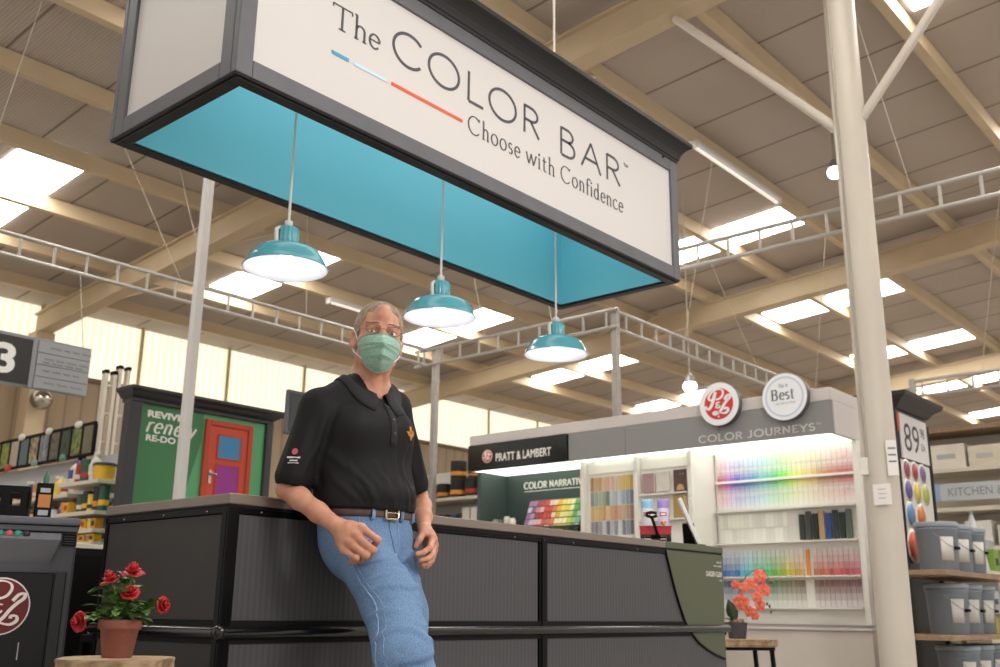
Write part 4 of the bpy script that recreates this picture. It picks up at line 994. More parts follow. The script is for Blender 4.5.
MB().box(-.05, .03, -.12, -.118, .06, .09).build('white_label', M_white, cr)
bx = thing('stain_carton', 'slim black carton with orange label and green nozzle, standing on the machine beside the crate', 'carton', on_mach(-.135, .2), rz=math.radians(-20), local=True)
MB().box(-.03, .03, -.02, .02, 0, .145).build('carton', M_blkm, bx, bev=.003)
MB().box(-.022, .022, -.0215, -.0202, .05, .10).build('label', mat('label_orange', '#c27a3d', .5), bx)
MB().box(-.018, .018, -.0215, -.0202, .108, .125).box(-.018, .018, -.0215, -.0202, .02, .04).build('small_label', M_gond, bx)
MB().lathe([(.012, .145), (.012, .165), (.004, .19), (0, .195)], (0, 0, 0), 12).build('nozzle', mat('nozzle_green', '#3c6b52', .5), bx)
# low dark cupboard and back counter between machine and counter
bc = thing('back_counter', 'black back counter with pale edge behind the service counter', 'counter', (4.6, 5.5, 0))
MB().box(2.6, 6.4, 5.2, 5.75, 1.025, 1.05).build('top', M_shelf, bc, bev=.003)
MB().box(2.62, 6.38, 5.22, 5.73, 0, 1.025).build('cabinet', M_blkm, bc)
for i in range(5): MB().box(2.64+.75*i, 3.37+.75*i, 5.208, 5.219, .1, .99).build('door', M_blk, bc, bev=.003)
mo = thing('computer_monitor', 'grey computer monitor on a stand behind the man\'s shoulder', 'monitor', (3.7, 5.45, 1.05))
k_ = 5.45/4.0
MB().box(4.105, 4.62, 5.44, 5.475, 1.86, 2.165).build('casing', mat('monitor_grey', '#55575c', .4), mo, bev=.008)
MB().box(4.125, 4.60, 5.436, 5.441, 1.88, 2.145).build('screen', mat('screen_dark', '#3d4045', .2), mo)
MB().box(4.33, 4.39, 5.476, 5.51, 1.06, 2.05).build('stand', M_blkm, mo, bev=.004)
MB().box(4.22, 4.50, 5.38, 5.58, 1.0505, 1.065).build('foot', M_blkm, mo, bev=.004)
ps = thing('parts_box', 'pale grey tray on a low black step between the machine and the counter', 'tray', (2.05, 3.6, 0))
sb = thing('low_step', 'low black step between the machine and the counter', 'step', (2.0, 4.1, 0))

bpy.data.objects.remove(ps); bpy.data.objects.remove(sb)
ls = thing('step_stool', 'low black step stool between the machine and the counter', 'stool', (1.98, 3.66, 0))
MB().box(1.905, 2.16, 3.54, 3.66, .60, .63).build('tread', M_blkm, ls, bev=.004)
for x in (1.92, 2.14):
    for y in (3.55, 3.65): MB().box(x-.012, x+.012, y-.012, y+.012, 0, .60).build('leg', M_blkm, ls)
tag(MB().box(1.925, 2.13, 3.55, 3.65, .6305, .665).build('parts_tray', mat('tray_grey', '#a6aaad', .4), bev=.006), 'pale grey tray on the low black stool between machine and counter', 'tray')

# ---------------- plank-topped side tables with black metal legs
M_wood = mat('rough_wood', '#b59a78', .75, noise=.5, nscale=14, noise2='#6b4f38', bump=.8, bscale=40)
M_woodtop = mat('wood_top', '#c4ab8a', .7, noise=.25, nscale=10, stretch=(3, 1, 1))
def wood_table(x, y, z, rx, ry, lab, legs=True, rot=0.):
    t = thing('side_table', lab, 'table', (x, y, 0))
    rr = random.Random(int(x*100)); n = 40; th = .045
    ph = [rr.uniform(0, 6.28) for _ in range(6)]
    def R_(a): return 1+.02*math.sin(3*a+ph[0])+.013*math.sin(7*a+ph[1])+.009*math.sin(13*a+ph[2])
    vs = []
    for k_, (zz, s) in enumerate(((z-th, .97), (z-th*.7, 1.0), (z-th*.3, .99), (z-.003, 1.0), (z, .985))):
        for i in range(n):
            a = 2*PI*i/n; q = R_(a)*s*(1+.012*math.sin(17*a+k_*1.7))
            sx = abs(math.cos(a))**.6*math.copysign(1, math.cos(a)); sy = abs(math.sin(a))**.6*math.copysign(1, math.sin(a))
            u, v = rx*q*sx, ry*q*sy
            vs.append((x+u*math.cos(rot)-v*math.sin(rot), y+u*math.sin(rot)+v*math.cos(rot), zz))
    b = MB(); b.add(vs, [(k_*n+i, k_*n+(i+1) % n, (k_+1)*n+(i+1) % n, (k_+1)*n+i) for k_ in range(4) for i in range(n)])
    b.build('bark_edge', M_wood, t)
    MB().add(vs[-n:]+[(p[0], p[1], z+.001) for p in vs[-n:]], [tuple(range(n)), tuple(range(n, 2*n))]).build('slab_top', M_woodtop, t)
    c, s = math.cos(rot), math.sin(rot)
    for su in (-1, 1):
        for sv in (-1, 1):
            u, v = rx*.72*su, ry*.72*sv; px_, py_ = x+u*c-v*s, y+u*s+v*c
            MB().bar((px_, py_, z-th-.012), (px_+.03*su*c, py_+.03*su*s, 0), .022, .022).build('leg', M_blkm, t)
    ap = MB()
    for su in (-1, 1): ap.bar((x+rx*.76*su*c-ry*.76*s, y+rx*.76*su*s+ry*.76*c, z-th-.01), (x+rx*.76*su*c+ry*.76*s, y+rx*.76*su*s-ry*.76*c, z-th-.01), .02, .02)
    for sv in (-1, 1): ap.bar((x+rx*.76*c-ry*.76*sv*s, y+rx*.76*s+ry*.76*sv*c, z-th-.01), (x-rx*.76*c-ry*.76*sv*s, y-rx*.76*s+ry*.76*sv*c, z-th-.01), .02, .02)
    ap.build('leg_frame', M_blkm, t)
wood_table(1.505, 2.675, .59, .146, .146, 'rough wood slab side table carrying the red rose pot, lower left', rot=-.73)
wood_table(6.05, 3.22, .578, .235, .2, 'wood slab side table with black legs carrying the coral orchid', rot=-.73)
# red rose in a terracotta pot
M_terra = mat('terracotta', '#8a5243', .8, noise=.2, nscale=18, bump=.2, bscale=90)
M_leaf = mat('rose_leaf', '#3f6a35', .5, noise=.4, nscale=30, noise2='#7c9a4c'); M_stem = mat('stem_green', '#6f8a45', .6)
M_rose = mat('rose_red', '#b40d17', .5, noise=.35, nscale=40)
rx_, ry_, rz_ = 1.505, 2.675, .5915
ro = thing('potted_rose', 'red rose plant in a terracotta pot on the wood slab table', 'plant', (rx_, ry_, rz_))
MB().lathe([(.038, 0), (.040, .004), (.050, .073), (.055, .074), (.0572, .078), (.058, .097), (.056, .1), (.052, .096), (.050, .085), (0, .083)], (rx_, ry_, rz_), 36).build('pot', M_terra, ro)
MB().lathe([(.051, .086), (.03, .09), (0, .091)], (rx_, ry_, rz_), 20).build('soil', mat('soil', '#4b3a2c', .9, bump=.6), ro)
RT = V((.6547, -.7559, 0)); FW = V((.7559, .6547, 0))
def rp(px, py, dep=0.):
    """a spot around the pot: mm right of / above the rim centre, dep towards the back"""
    return V((rx_, ry_, rz_+.095))+RT*(px/1000)+FW*(dep/1000)+V((0, 0, py/1000))
def leaf(b, p, d, L_, w_, up=V((0, 0, 1)), droop=.25):
    d = d.normalized(); s = d.cross(up)
    s = s.normalized() if s.length > .01 else V((1, 0, 0)); n = s.cross(d)
    prof = [(0, .05), (.18, .62), (.4, 1), (.62, .9), (.82, .5), (1, .02)]; vs = []
    for t_, q in prof:
        c = p+d*(L_*t_)-V((0, 0, 1))*(droop*L_*t_*t_)
        vs += [c-s*(w_*q/2)+n*(w_*q*.12), c, c+s*(w_*q/2)+n*(w_*q*.12)]
    b.add(vs, [(3*i+j, 3*i+j+1, 3*i+4+j, 3*i+3+j) for i in range(5) for j in (0, 1)], True)
def rose(p, r, face, nm='flower'):
    b = MB(); f = face.normalized(); a = f.orthogonal().normalized(); c = f.cross(a)
    for ring, (n, rad, tilt, hh) in enumerate(((5, 1.0, .35, 0.), (5, .78, .8, .12), (4, .5, 1.1, .25), (3, .28, 1.35, .33))):
        for i in range(n):
            q = 2*PI*(i+.37*ring)/n; o = a*math.cos(q)+c*math.sin(q); tg = f.cross(o)
            vs = []
            for u in range(5):
                t_ = u/4; cu = rad*r*(t_*math.cos(tilt*.9*t_)); hz_ = r*(hh+.75*t_*math.sin(tilt))+(-.12*r if u == 4 and ring < 2 else 0)
                w2 = rad*r*.72*math.sin(PI*(.18+.62*t_))
                for v_ in range(5):
                    vv = (v_-2)/2; vs.append(p+o*(cu-.14*rad*r*abs(vv)**2)+tg*(w2*vv)+f*(hz_+.09*r*abs(vv)))
            b.add(vs, [(5*i_+j, 5*i_+j+1, 5*i_+6+j, 5*i_+5+j) for i_ in range(4) for j in range(4)], True)
    return b.build(nm, M_rose, ro, recalc=False, solid=.0008)
fl = [((18, 122, 5), .036, (.1, 1.1, -.3)), ((-34, 103, -5), .033, (-.35, 1, -.4)), ((31, 72, -35), .028, (.2, .75, -.75)), ((112, 44, -10), .026, (1, .15, -.55)), ((-98, -2, -25), .031, (-.5, .0, -1))]
st = MB(); lf = MB(); cal = MB(); rr = random.Random(5)
for (a, r, fc) in fl:
    p = rp(*a); b0 = rp(a[0]*.12, -8, a[2]*.2); mid = rp(a[0]*.35, max(a[1]*.62, 25), a[2]*.5)
    cv_ = [b0.lerp(mid, t_).lerp(mid.lerp(p, t_), t_) for t_ in [i/8 for i in range(9)]]
    st.tube(cv_, .0022, 6)
    f = (RT*fc[0]+V((0, 0, fc[1]))+FW*fc[2])
    rose(p, r, f)
    for i in range(5):
        q = 2*PI*i/5; o = f.orthogonal().normalized(); o = Matrix.Rotation(q, 3, f.normalized()) @ o
        leaf(cal, p-f.normalized()*.004, o-f.normalized()*.3, .022, .009)
    for t_ in (2, 3, 4, 5, 6, 7):
        for s in (-1, 1):
            dv = V((rr.uniform(-1, 1), rr.uniform(-1, 1), rr.uniform(-.1, .6)))
            for k_ in range(3): leaf(lf, cv_[t_]+dv*.016, dv+V((rr.uniform(-.5, .5), rr.uniform(-.5, .5), rr.uniform(-.2, .3))), rr.uniform(.034, .056), rr.uniform(.026, .038))
for a, dvx in (((-62, 42, -10), (-1, .12, -.3)), ((-75, 22, -20), (-1, -.05, -.2)), ((-50, 62, 5), (-1, .3, 0)), ((-40, 20, -30), (-.8, -.2, -.6)), ((60, 30, -15), (.8, .3, -.3)), ((75, 40, 0), (1, .2, 0)), ((40, 22, -30), (.7, -.1, -.6)), ((-10, 50, -30), (.1, .5, -.7)), ((5, 30, -40), (.2, -.2, -1))):
    dv = RT*dvx[0]+V((0, 0, dvx[1]))+FW*dvx[2]; p = rp(*a); leaf(lf, p, dv, .046, .028, droop=.15)
    st.tube([rp(a[0]*.1, -6, 0), p.lerp(rp(0, 10, 0), .4)+V((0, 0, .01)), p], .0014, 5)
st.build('stems', M_stem, ro); lf.build('foliage', M_leaf, ro, recalc=False, kind='stuff'); cal.build('sepals', M_stem, ro, recalc=False)
# coral orchid
ox, oy, oz = 6.03, 3.205, .5795
orc = thing('potted_orchid', 'coral orchid with arching flower spike in a dark square pot', 'plant', (ox, oy, oz))
pt_ = MB(); pt_.M = Matrix.Translation((ox, oy, oz)) @ Matrix.Rotation(-.73, 4, 'Z')
pt_.add([(sx*w_, sy*w_, z) for w_, z in ((.042, 0), (.052, .1), (.046, .1), (.044, .085)) for sx, sy in ((-1, -1), (1, -1), (1, 1), (-1, 1))],
        [(4*i+j, 4*i+(j+1) % 4, 4*i+4+(j+1) % 4, 4*i+4+j) for i in range(3) for j in range(4)]+[(0, 1, 2, 3), (12, 13, 14, 15)])
pt_.build('pot', mat('pot_dark', '#403c40', .5, noise=.3, nscale=18), orc, bev=.002)
mo_ = MB(); q = random.Random(2)
for i in range(26): mo_.ball(V((ox, oy, oz+.1))+V((q.uniform(-.036, .036), q.uniform(-.036, .036), q.uniform(-.004, .012))), q.uniform(.008, .014), 7, 5)
mo_.build('moss', mat('moss_pink', '#9a7668', .9), orc, kind='stuff')
def op(px, py, dep=0): return V((ox, oy, oz))+RT*(px/1000)+FW*(dep/1000)+V((0, 0, py/1000))
lf = MB(); leaf(lf, op(-5, 100, -10), -RT*.35+V((0, 0, 1))-FW*.1, .15, .075, up=FW, droop=.0); leaf(lf, op(5, 100, 10), RT*.8+V((0, 0, .5))+FW*.5, .09, .05)
leaf(lf, op(-8, 100, 5), -RT*.9+V((0, 0, .5)), .1, .05)
lf.build('leaves', mat('orchid_leaf', '#263d26', .35), orc, recalc=False, solid=.002)
sp_ = [op(0, 95), op(5, 190, 0), op(30, 300), op(75, 390), op(120, 420), op(165, 405), op(195, 360)]
st = MB().tube(sp_, .0035, 6); st.tube([op(120, 420), op(185, 440), op(235, 350)], .002, 5); st.build('flower_spike', mat('spike', '#5d6b3f', .6), orc)
M_cor = mat('coral_petal', '#e2574a', .5, noise=.3, nscale=30, noise2='#f0856a')
def orchid(p, r, face, nm='flower'):
    b = MB(); f = face.normalized(); up_ = V((0, 0, 1)); a = (up_-f*up_.dot(f)).normalized(); c = f.cross(a)
    for ang, L_, w_ in ((0, 1, .75), (72, .95, 1.0), (-72, .95, 1.0), (144, .95, .7), (-144, .95, .7)):
        o = a*math.cos(math.radians(ang))+c*math.sin(math.radians(ang)); tg = f.cross(o); vs = []
        for u in range(5):
            t_ = u/4; w2 = r*w_*.62*math.sin(PI*(.12+.8*t_))
            for v_ in range(5):
                vv = (v_-2)/2; vs.append(p+o*(r*L_*t_*(1-.1*vv*vv))+tg*(w2*vv)+f*(r*(.18*t_-.25*t_*t_+.08*vv*vv)))
        b.add(vs, [(5*i_+j, 5*i_+j+1, 5*i_+6+j, 5*i_+5+j) for i_ in range(4) for j in range(4)], True)
    o = b.build(nm, M_cor, orc, recalc=False, solid=.001)
    MB().ball(p+f*r*.14, (r*.16, r*.16, r*.16), 8, 6).build('lip', mat('orchid_lip', '#e8a04a', .5), o)
for a, r in (((28, 222, -35), .062), ((100, 335, -30), .05), ((158, 385, -25), .055), ((180, 300, -20), .054), ((60, 315, -30), .045), ((128, 258, -35), .042), ((85, 165, -15), .042), ((150, 205, -20), .042), ((118, 140, -5), .034), ((5, 330, -5), .036)):
    orchid(op(*a), r, -FW+RT*((a[0]-110)/200)+V((0, 0, (a[1]-260)/500)))
bd = MB()
for a in ((205, 330), (225, 348), (238, 352), (222, 165), (215, 200), (200, 215)): bd.ball(op(*a), (.008, .008, .011), 8, 6)
bd.build('buds', mat('bud_green', '#4e5a3c', .5), orc)

# ================================================================== CAN SHELVES BEYOND THE MAN
cs = thing('shelf_unit', 'white shelf unit with paint cans between the man and the colour display', 'shelves', (9.1, 8.0, 0))
M_shw = mat('shelf_white', '#c9c7c2', .5)
MB().box(9.25, 9.3, 6.8, 10.2, 0, 2.43).build('back_panel', M_shw, cs)
for z in (.5, 1.0, 1.42, 2.05): MB().box(8.82, 9.25, 6.8, 10.2, z-.035, z).build('shelf', M_shelf, cs, bev=.003)
MB().box(8.84, 9.25, 6.8, 6.83, 0, 2.43).build('end_panel', M_shw, cs)
DKm = 6
for y, z, h, w_, cc, lab in ((8.655, 2.051, .19, .18, 2, 'black can with amber band, bottom left of the can pyramid beyond the man'), (8.42, 2.051, .225, .2, 2, 'black can with amber band, bottom second from left of the can pyramid'),
                         (8.42, 2.277, .225, .2, 2, 'black can with amber band, top left of the can pyramid'), (8.18, 2.051, .225, .2, 5, 'black can with red band, bottom row under the display edge'),
                         (7.95, 2.051, .225, .2, 5, 'black can with red band, at the right end of the bottom row'), (8.16, 2.277, .12, .16, 2, 'short black can with amber band, on the red banded can'), (8.86, 2.051, .19, .16, 2, 'black can with amber band, leftmost beyond the man\'s sleeve')):
    pack('can', DKm, 8.98, y, z, h, w_, lab, 'paint cans beyond the man', cc)
for i in range(9):
    pack('can', (6, 3, 6, 6, 3, 6, 6, 3, 6)[i], 8.93, 9.1-.095*i, 1.761, .1, .085, '%s small can in the lower row beyond the man\'s hand' % ('blue' if i in (1, 4, 7) else 'black'), 'small lower cans, %s' % ('blue' if i in (1, 4, 7) else 'black'), 1)
MB().box(8.86, 9.25, 6.83, 10.2, 1.73, 1.76).build('shelf', M_shelf, cs, bev=.003)
for i, y in enumerate((8.19, 8.05)):
    pack('box', 1, 8.93, y, 1.761, .16, .12, ('white carton right of the small lower cans', 'white carton at the far right of the small lower cans')[i], 'white cartons', 1)

# ================================================================== RIGHT HAND AISLE
en = thing('paint_endcap', 'dark aisle end board with an 89 price card and a poster of paint rings', 'display', (8.85, 3.0, 0))
EY = 2.9
MB().box(8.37, 9.11, EY, EY+.06, 0, 2.40).build('board', M_slate, en)
MB().box(9.055, 9.11, EY-.02, EY-.001, .3, 2.34).build('edge_post', M_blkm, en)
cv = MB(); prof = [(0, 0), (.02, .02), (.04, .035), (.06, .06), (.08, .1), (.09, .11), (.12, .12), (.121, 0)]
for dz, q in prof: cv.add([(8.36-q*.9, EY-.02-q, 2.40+dz), (9.10+q*.8, EY-.02-q, 2.40+dz), (9.10+q*.8, EY+.3, 2.40+dz), (8.36-q*.9, EY+.3, 2.40+dz)], [])
cv.f = [(4*i+j, 4*i+(j+1) % 4, 4*i+4+(j+1) % 4, 4*i+4+j) for i in range(len(prof)-1) for j in range(4)]+[(0, 1, 2, 3), tuple(4*len(prof)-4+j for j in range(4))]
cv.mi = [0]*len(cv.f); cv.sm = [False]*len(cv.f); cv.build('cornice', M_slate, en)
pcd = MB().box(8.41, 9.05, EY-.02, EY-.005, 1.99, 2.365).build('price_card', mat('card_white', '#dcd8d8', .5), en, bev=.002)
M_pk = mat('price_ink', '#2f2f33', .5)
text_mesh('price', '89', M_pk, (8.47, EY-.021, 2.06), U, W, N, .235, pcd, width=.36)
text_mesh('price', '98', M_pk, (8.87, EY-.021, 2.21), U, W, N, .085, pcd, width=.10)
text_mesh('price', 'EA', M_pk, (8.87, EY-.021, 2.10), U, W, N, .06, pcd, width=.10)
MB().box(8.375, 8.405, EY-.015, EY-.005, 2.2, 2.36).build('orange_tab', mat('tab_orange', '#c8543a', .5), en)
po = MB().box(8.375, 9.05, EY-.012, EY-.004, 1.2, 1.975).build('poster', mat('poster_paper', '#d8d4cc', .5), en)
ring = [('#b44a52', '#7a3a6a'), ('#c9454a', '#a8324a'), ('#8a6a9a', '#5a4a8a'), ('#6a5aa8', '#4a3a86'), ('#d8b83a', '#e0c850'), ('#9aa83a', '#b8c84a'), ('#6a9ac8', '#4a7ab0'), ('#d89a2a', '#c8542a'), ('#d8642a', '#c83a2a'), ('#5aa85a', '#3a8a4a'), ('#e8e2d0', '#c8c0b0'), ('#8aa8b8', '#5a7a9a')]
ii = 0
for row, z in enumerate((1.90, 1.73, 1.53, 1.28)):
    r = (.088, .098, .118, .145)[row]; n = (3, 3, 3, 3)[row]
    for i in range(n):
        cx_, cz_ = 8.475+i*(.19, .205, .245, .30)[row], z
        if cx_+r > 9.05: continue
        a, b2 = ring[ii % 12]; ii += 1
        MB().lathe([(.001, 0), (r, 0), (r, .003), (.001, .003)], (cx_, EY-.012, cz_), 24, Matrix.Rotation(PI/2, 3, 'X')).build('tin_rim', mat('tin_rim', '#e6e2da', .3), po)
        MB().lathe([(.001, 0), (r*.78, 0), (r*.78, .005), (.001, .005)], (cx_, EY-.012, cz_), 24, Matrix.Rotation(PI/2, 3, 'X')).build('paint_disc', mat('pd'+a, a, .4, noise=.9, nscale=9, noise2=b2), po)
# shelves with grey buckets
bs = thing('bucket_shelf', 'brown timber shelf bay stacked with grey buckets, right of the round column', 'shelves', (7.95, 2.55, 0))
M_ply = mat('plywood', '#a08468', .65, noise=.3, nscale=6, stretch=(1, 8, 8))
for z in (.165, .605, 1.045): MB().box(7.42, 9.2, 2.33, 2.80, z-.035, z).build('shelf_board', M_ply, bs, bev=.003)
for x, y in ((7.46, 2.78), (9.16, 2.78)): MB().box(x-.025, x+.025, y-.02, y+.02, 0, 1.08).build('upright', M_beam, bs)
M_bk = mat('bucket_grey', '#7f8992', .45, noise=.06, nscale=6); M_bk2 = mat('bucket_lid', '#929ba3', .45)
def bucket(x, y, z, lab, rz):
    t = thing('bucket', lab, 'bucket', (x, y, z), 'grey buckets on the timber shelves', rz=rz, local=True)
    MB().lathe([(.128, 0), (.132, .005), (.146, .30), (.152, .305), (.152, .318), (.147, .32), (.147, .345)], (0, 0, 0), 32).build('pail', M_bk, t)
    MB().lathe([(.156, .325), (.158, .33), (.158, .352), (.15, .36), (.14, .36), (.137, .353), (0, .353)], (0, 0, 0), 32).build('lid', M_bk2, t)
    lb = MB()
    n = 8
    vs = [((.141+.012*(k_[1]-.08)/.2)*math.cos(a), (.141+.012*(k_[1]-.08)/.2)*math.sin(a), k_[1]) for k_ in ((0, .08), (0, .25)) for a in [math.radians(212+5.5*i) for i in range(n)]]
    lb.add(vs, [(i, i+1, n+i+1, n+i) for i in range(n-1)], True); lb.build('paper_label', mat('label_paper', '#d5d2cc', .5), t, solid=.001)
    MB().tube([(.149*math.cos(math.radians(a)), .149*math.sin(math.radians(a)), .28-.11*math.sin(math.radians((a-195)/130*180))) for a in range(195, 326, 10)], .003, 6).build('bail_handle', mat('wire_steel', '#9b9b9b', .3, .8), t)
    a = math.radians(262); MB().cbox((.155*math.cos(a), .155*math.sin(a), .168), (.05, .022, .022), Matrix.Rotation(a+PI/2, 3, 'Z')).build('grip', M_blkm, t, bev=.004)
od = ('nearest the column', 'second from the column', 'third from the column')
for lv, (z, n, nm) in enumerate(((1.046, 3, 'top'), (.606, 3, 'middle'), (.166, 3, 'bottom'))):
    for i in range(n):
        bucket((7.93, 8.02, 8.15)[lv]+.335*i, 2.53, z, 'grey bucket with white label on the %s timber shelf, %s' % (nm, od[i]), (-.1, 0, .12)[i])
# second bay: boxes and bags at the right edge
b2 = thing('shelf_unit', 'cream shelf bay with bright boxes at the right edge behind the buckets', 'shelves', (10.4, 2.9, 0))
for z in (.55, .79, 1.12): MB().box(9.35, 11.5, 2.62, 3.1, z-.03, z).build('shelf', M_shelf, b2, bev=.003)
MB().box(9.35, 11.5, 3.1, 3.14, 0, 1.5).build('back_panel', M_gond, b2)
MB().box(9.37, 11.48, 2.64, 3.1, 0, .12).build('kick_plate', M_blkm, b2)
for x, z, w_, h, c_, lab in ((9.62, .551, .3, .19, '#d9b52a', 'yellow carton on the right edge shelf below the grey ones'), (9.75, .121, .4, .36, '#3f8f99', 'teal carton on the bottom of the right edge shelf'), (9.55, .791, .16, .15, '#6f8fb8', 'pale blue carton on the middle right edge shelf'), (9.95, .551, .24, .17, '#d6c9a2', 'tan carton beside the yellow one at the right edge'),
                          (9.78, .791, .2, .16, '#c3c3c6', 'light grey carton on the middle right edge shelf'), (9.95, 1.121, .16, .2, '#7fa33c', 'green and white packet on the top right edge shelf')):
    t = thing('carton', lab, 'box', (x, 2.75, z))
    MB().cbox((x, 2.77, z+h/2), (w_, .2, h)).build('box', mat('ct'+c_, c_, .5, noise=.1, nscale=7), t, bev=.004)
    MB().cbox((x, 2.668, z+h*.45), (w_*.5, .004, h*.3)).build('panel_print', mat('print_dark', '#333a40', .5), t)
fn = thing('plastic_funnel', 'tall pale funnel shaped bag standing on the top right edge shelf', 'bag', (9.75, 2.78, 1.121))
MB().lathe([(.1, 0), (.105, .01), (.06, .3), (.02, .47), (.012, .5)], (9.72, 2.78, 1.121), 16).build('body', mat('bag_pale', '#cfd0d3', .4), fn)
MB().lathe([(.016, .5), (.016, .53), (0, .535)], (9.72, 2.78, 1.121), 12).build('tip', M_bk, fn)
# far gondola with kitchen sign
kg = thing('shelf_unit', 'far cream shelf unit with a kitchen and bath sign, behind the price board', 'shelves', (13.4, 3.0, 0))
KX = 13.0
MB().box(KX+.55, KX+.6, .5, 4.9, 0, 3.0).build('back_panel', M_shelf, kg)
for z in (1.55, 2.02, 2.5): MB().box(KX, KX+.55, .5, 4.9, z-.05, z).build('shelf', M_shelf, kg, bev=.004)
MB().box(KX-.02, KX+.6, .5, 4.9, 2.95, 3.01).build('timber_cap', M_ply, kg)
for y in (.52, 2.0, 3.2, 4.88): MB().box(KX+.5, KX+.55, y-.03, y+.03, 0, 2.95).build('upright', M_shelf, kg)
MB().box(KX-.015, KX, .5, 4.3, 2.1, 2.31).build('sign_band', mat('band_grey', '#b7babd', .5), kg)
text_mesh('lettering', 'KITCHEN & BATH', mat('letter_band', '#7d8288', .5), (KX-.016, 3.95, 2.155), UX, WX, NX, .10, kg, width=.98)
MB().box(KX-.017, KX-.015, 4.04, 4.22, 2.1, 2.31).build('blue_corner', mat('corner_blue', '#8ea4c4', .5), kg)
for i, (y, w_, h, c_) in enumerate(((4.5, .5, .3, '#d8cfc0'), (3.95, .45, .3, '#e0d8ca'), (3.5, .38, .26, '#d3cab8'), (3.05, .4, .33, '#cfc4b0'), (2.6, .4, .28, '#ddd5c6'))):
    t = thing('carton', ('pale carton at the left end of the far top shelf', 'cream carton second on the far top shelf', 'beige carton third on the far top shelf', 'tan carton fourth on the far top shelf', 'off white carton fifth on the far top shelf')[i], 'box', (KX+.25, y, 2.501))
    MB().cbox((KX+.25, y, 2.501+h/2), (.4, w_, h)).build('box', mat('fc'+c_, c_, .6, noise=.06, nscale=5), t, bev=.006)
    MB().cbox((KX+.0485, y, 2.501+h*.5), (.003, w_*.5, h*.2)).build('panel_print', M_gond, t)
for i, (y, w_, h, c_) in enumerate(((4.0, .3, .22, '#e0dbd0'), (3.66, .3, .3, '#dcd8d0'), (3.3, .3, .24, '#c9c2b4'), (4.4, .36, .2, '#d6cfc2'))):
    t = thing('carton', ('white carton with dark holes below the kitchen sign', 'tall white carton below the kitchen sign', 'beige carton below the right of the kitchen sign', 'cream carton left below the kitchen sign')[i], 'box', (KX+.25, y, 1.551))
    MB().cbox((KX+.2, y, 1.551+h/2), (.35, w_, h)).build('box', mat('fd'+c_, c_, .6, noise=.06, nscale=5), t, bev=.006)
    MB().cbox((KX+.0235, y, 1.551+h*.6), (.003, .04, .03)).build('hand_hole', M_blkm, t)
# notices on the column
nt_ = thing('paper_notice', 'large white paper notice taped low on the round column', 'notice', (6.86, 2.5, 1.45))
MB().cbox((6.864, 2.515, 1.52), (.004, .12, .14)).build('sheet', mat('paper', '#e8e4de', .6), nt_)
for i in range(3): MB().cbox((6.8615, 2.515, 1.555-.03*i), (.001, .05, .004)).build('print_line', mat('print_grey', '#8a8784', .6), nt_)
nt_ = thing('paper_notice', 'narrow white notice with dark lines at the right of the round column', 'notice', (6.88, 2.44, 1.65))
MB().cbox((6.895, 2.437, 1.765), (.004, .07, .24), Matrix.Rotation(math.radians(30), 3, 'Z')).build('sheet', mat('paper', '#e8e4de', .6), nt_)
for i in range(3): MB().cbox((6.8925, 2.435, 1.83-.045*i), (.002, .05, .012), Matrix.Rotation(math.radians(30), 3, 'Z')).build('print_line', mat('print_slate', '#7b7f88', .6), nt_)
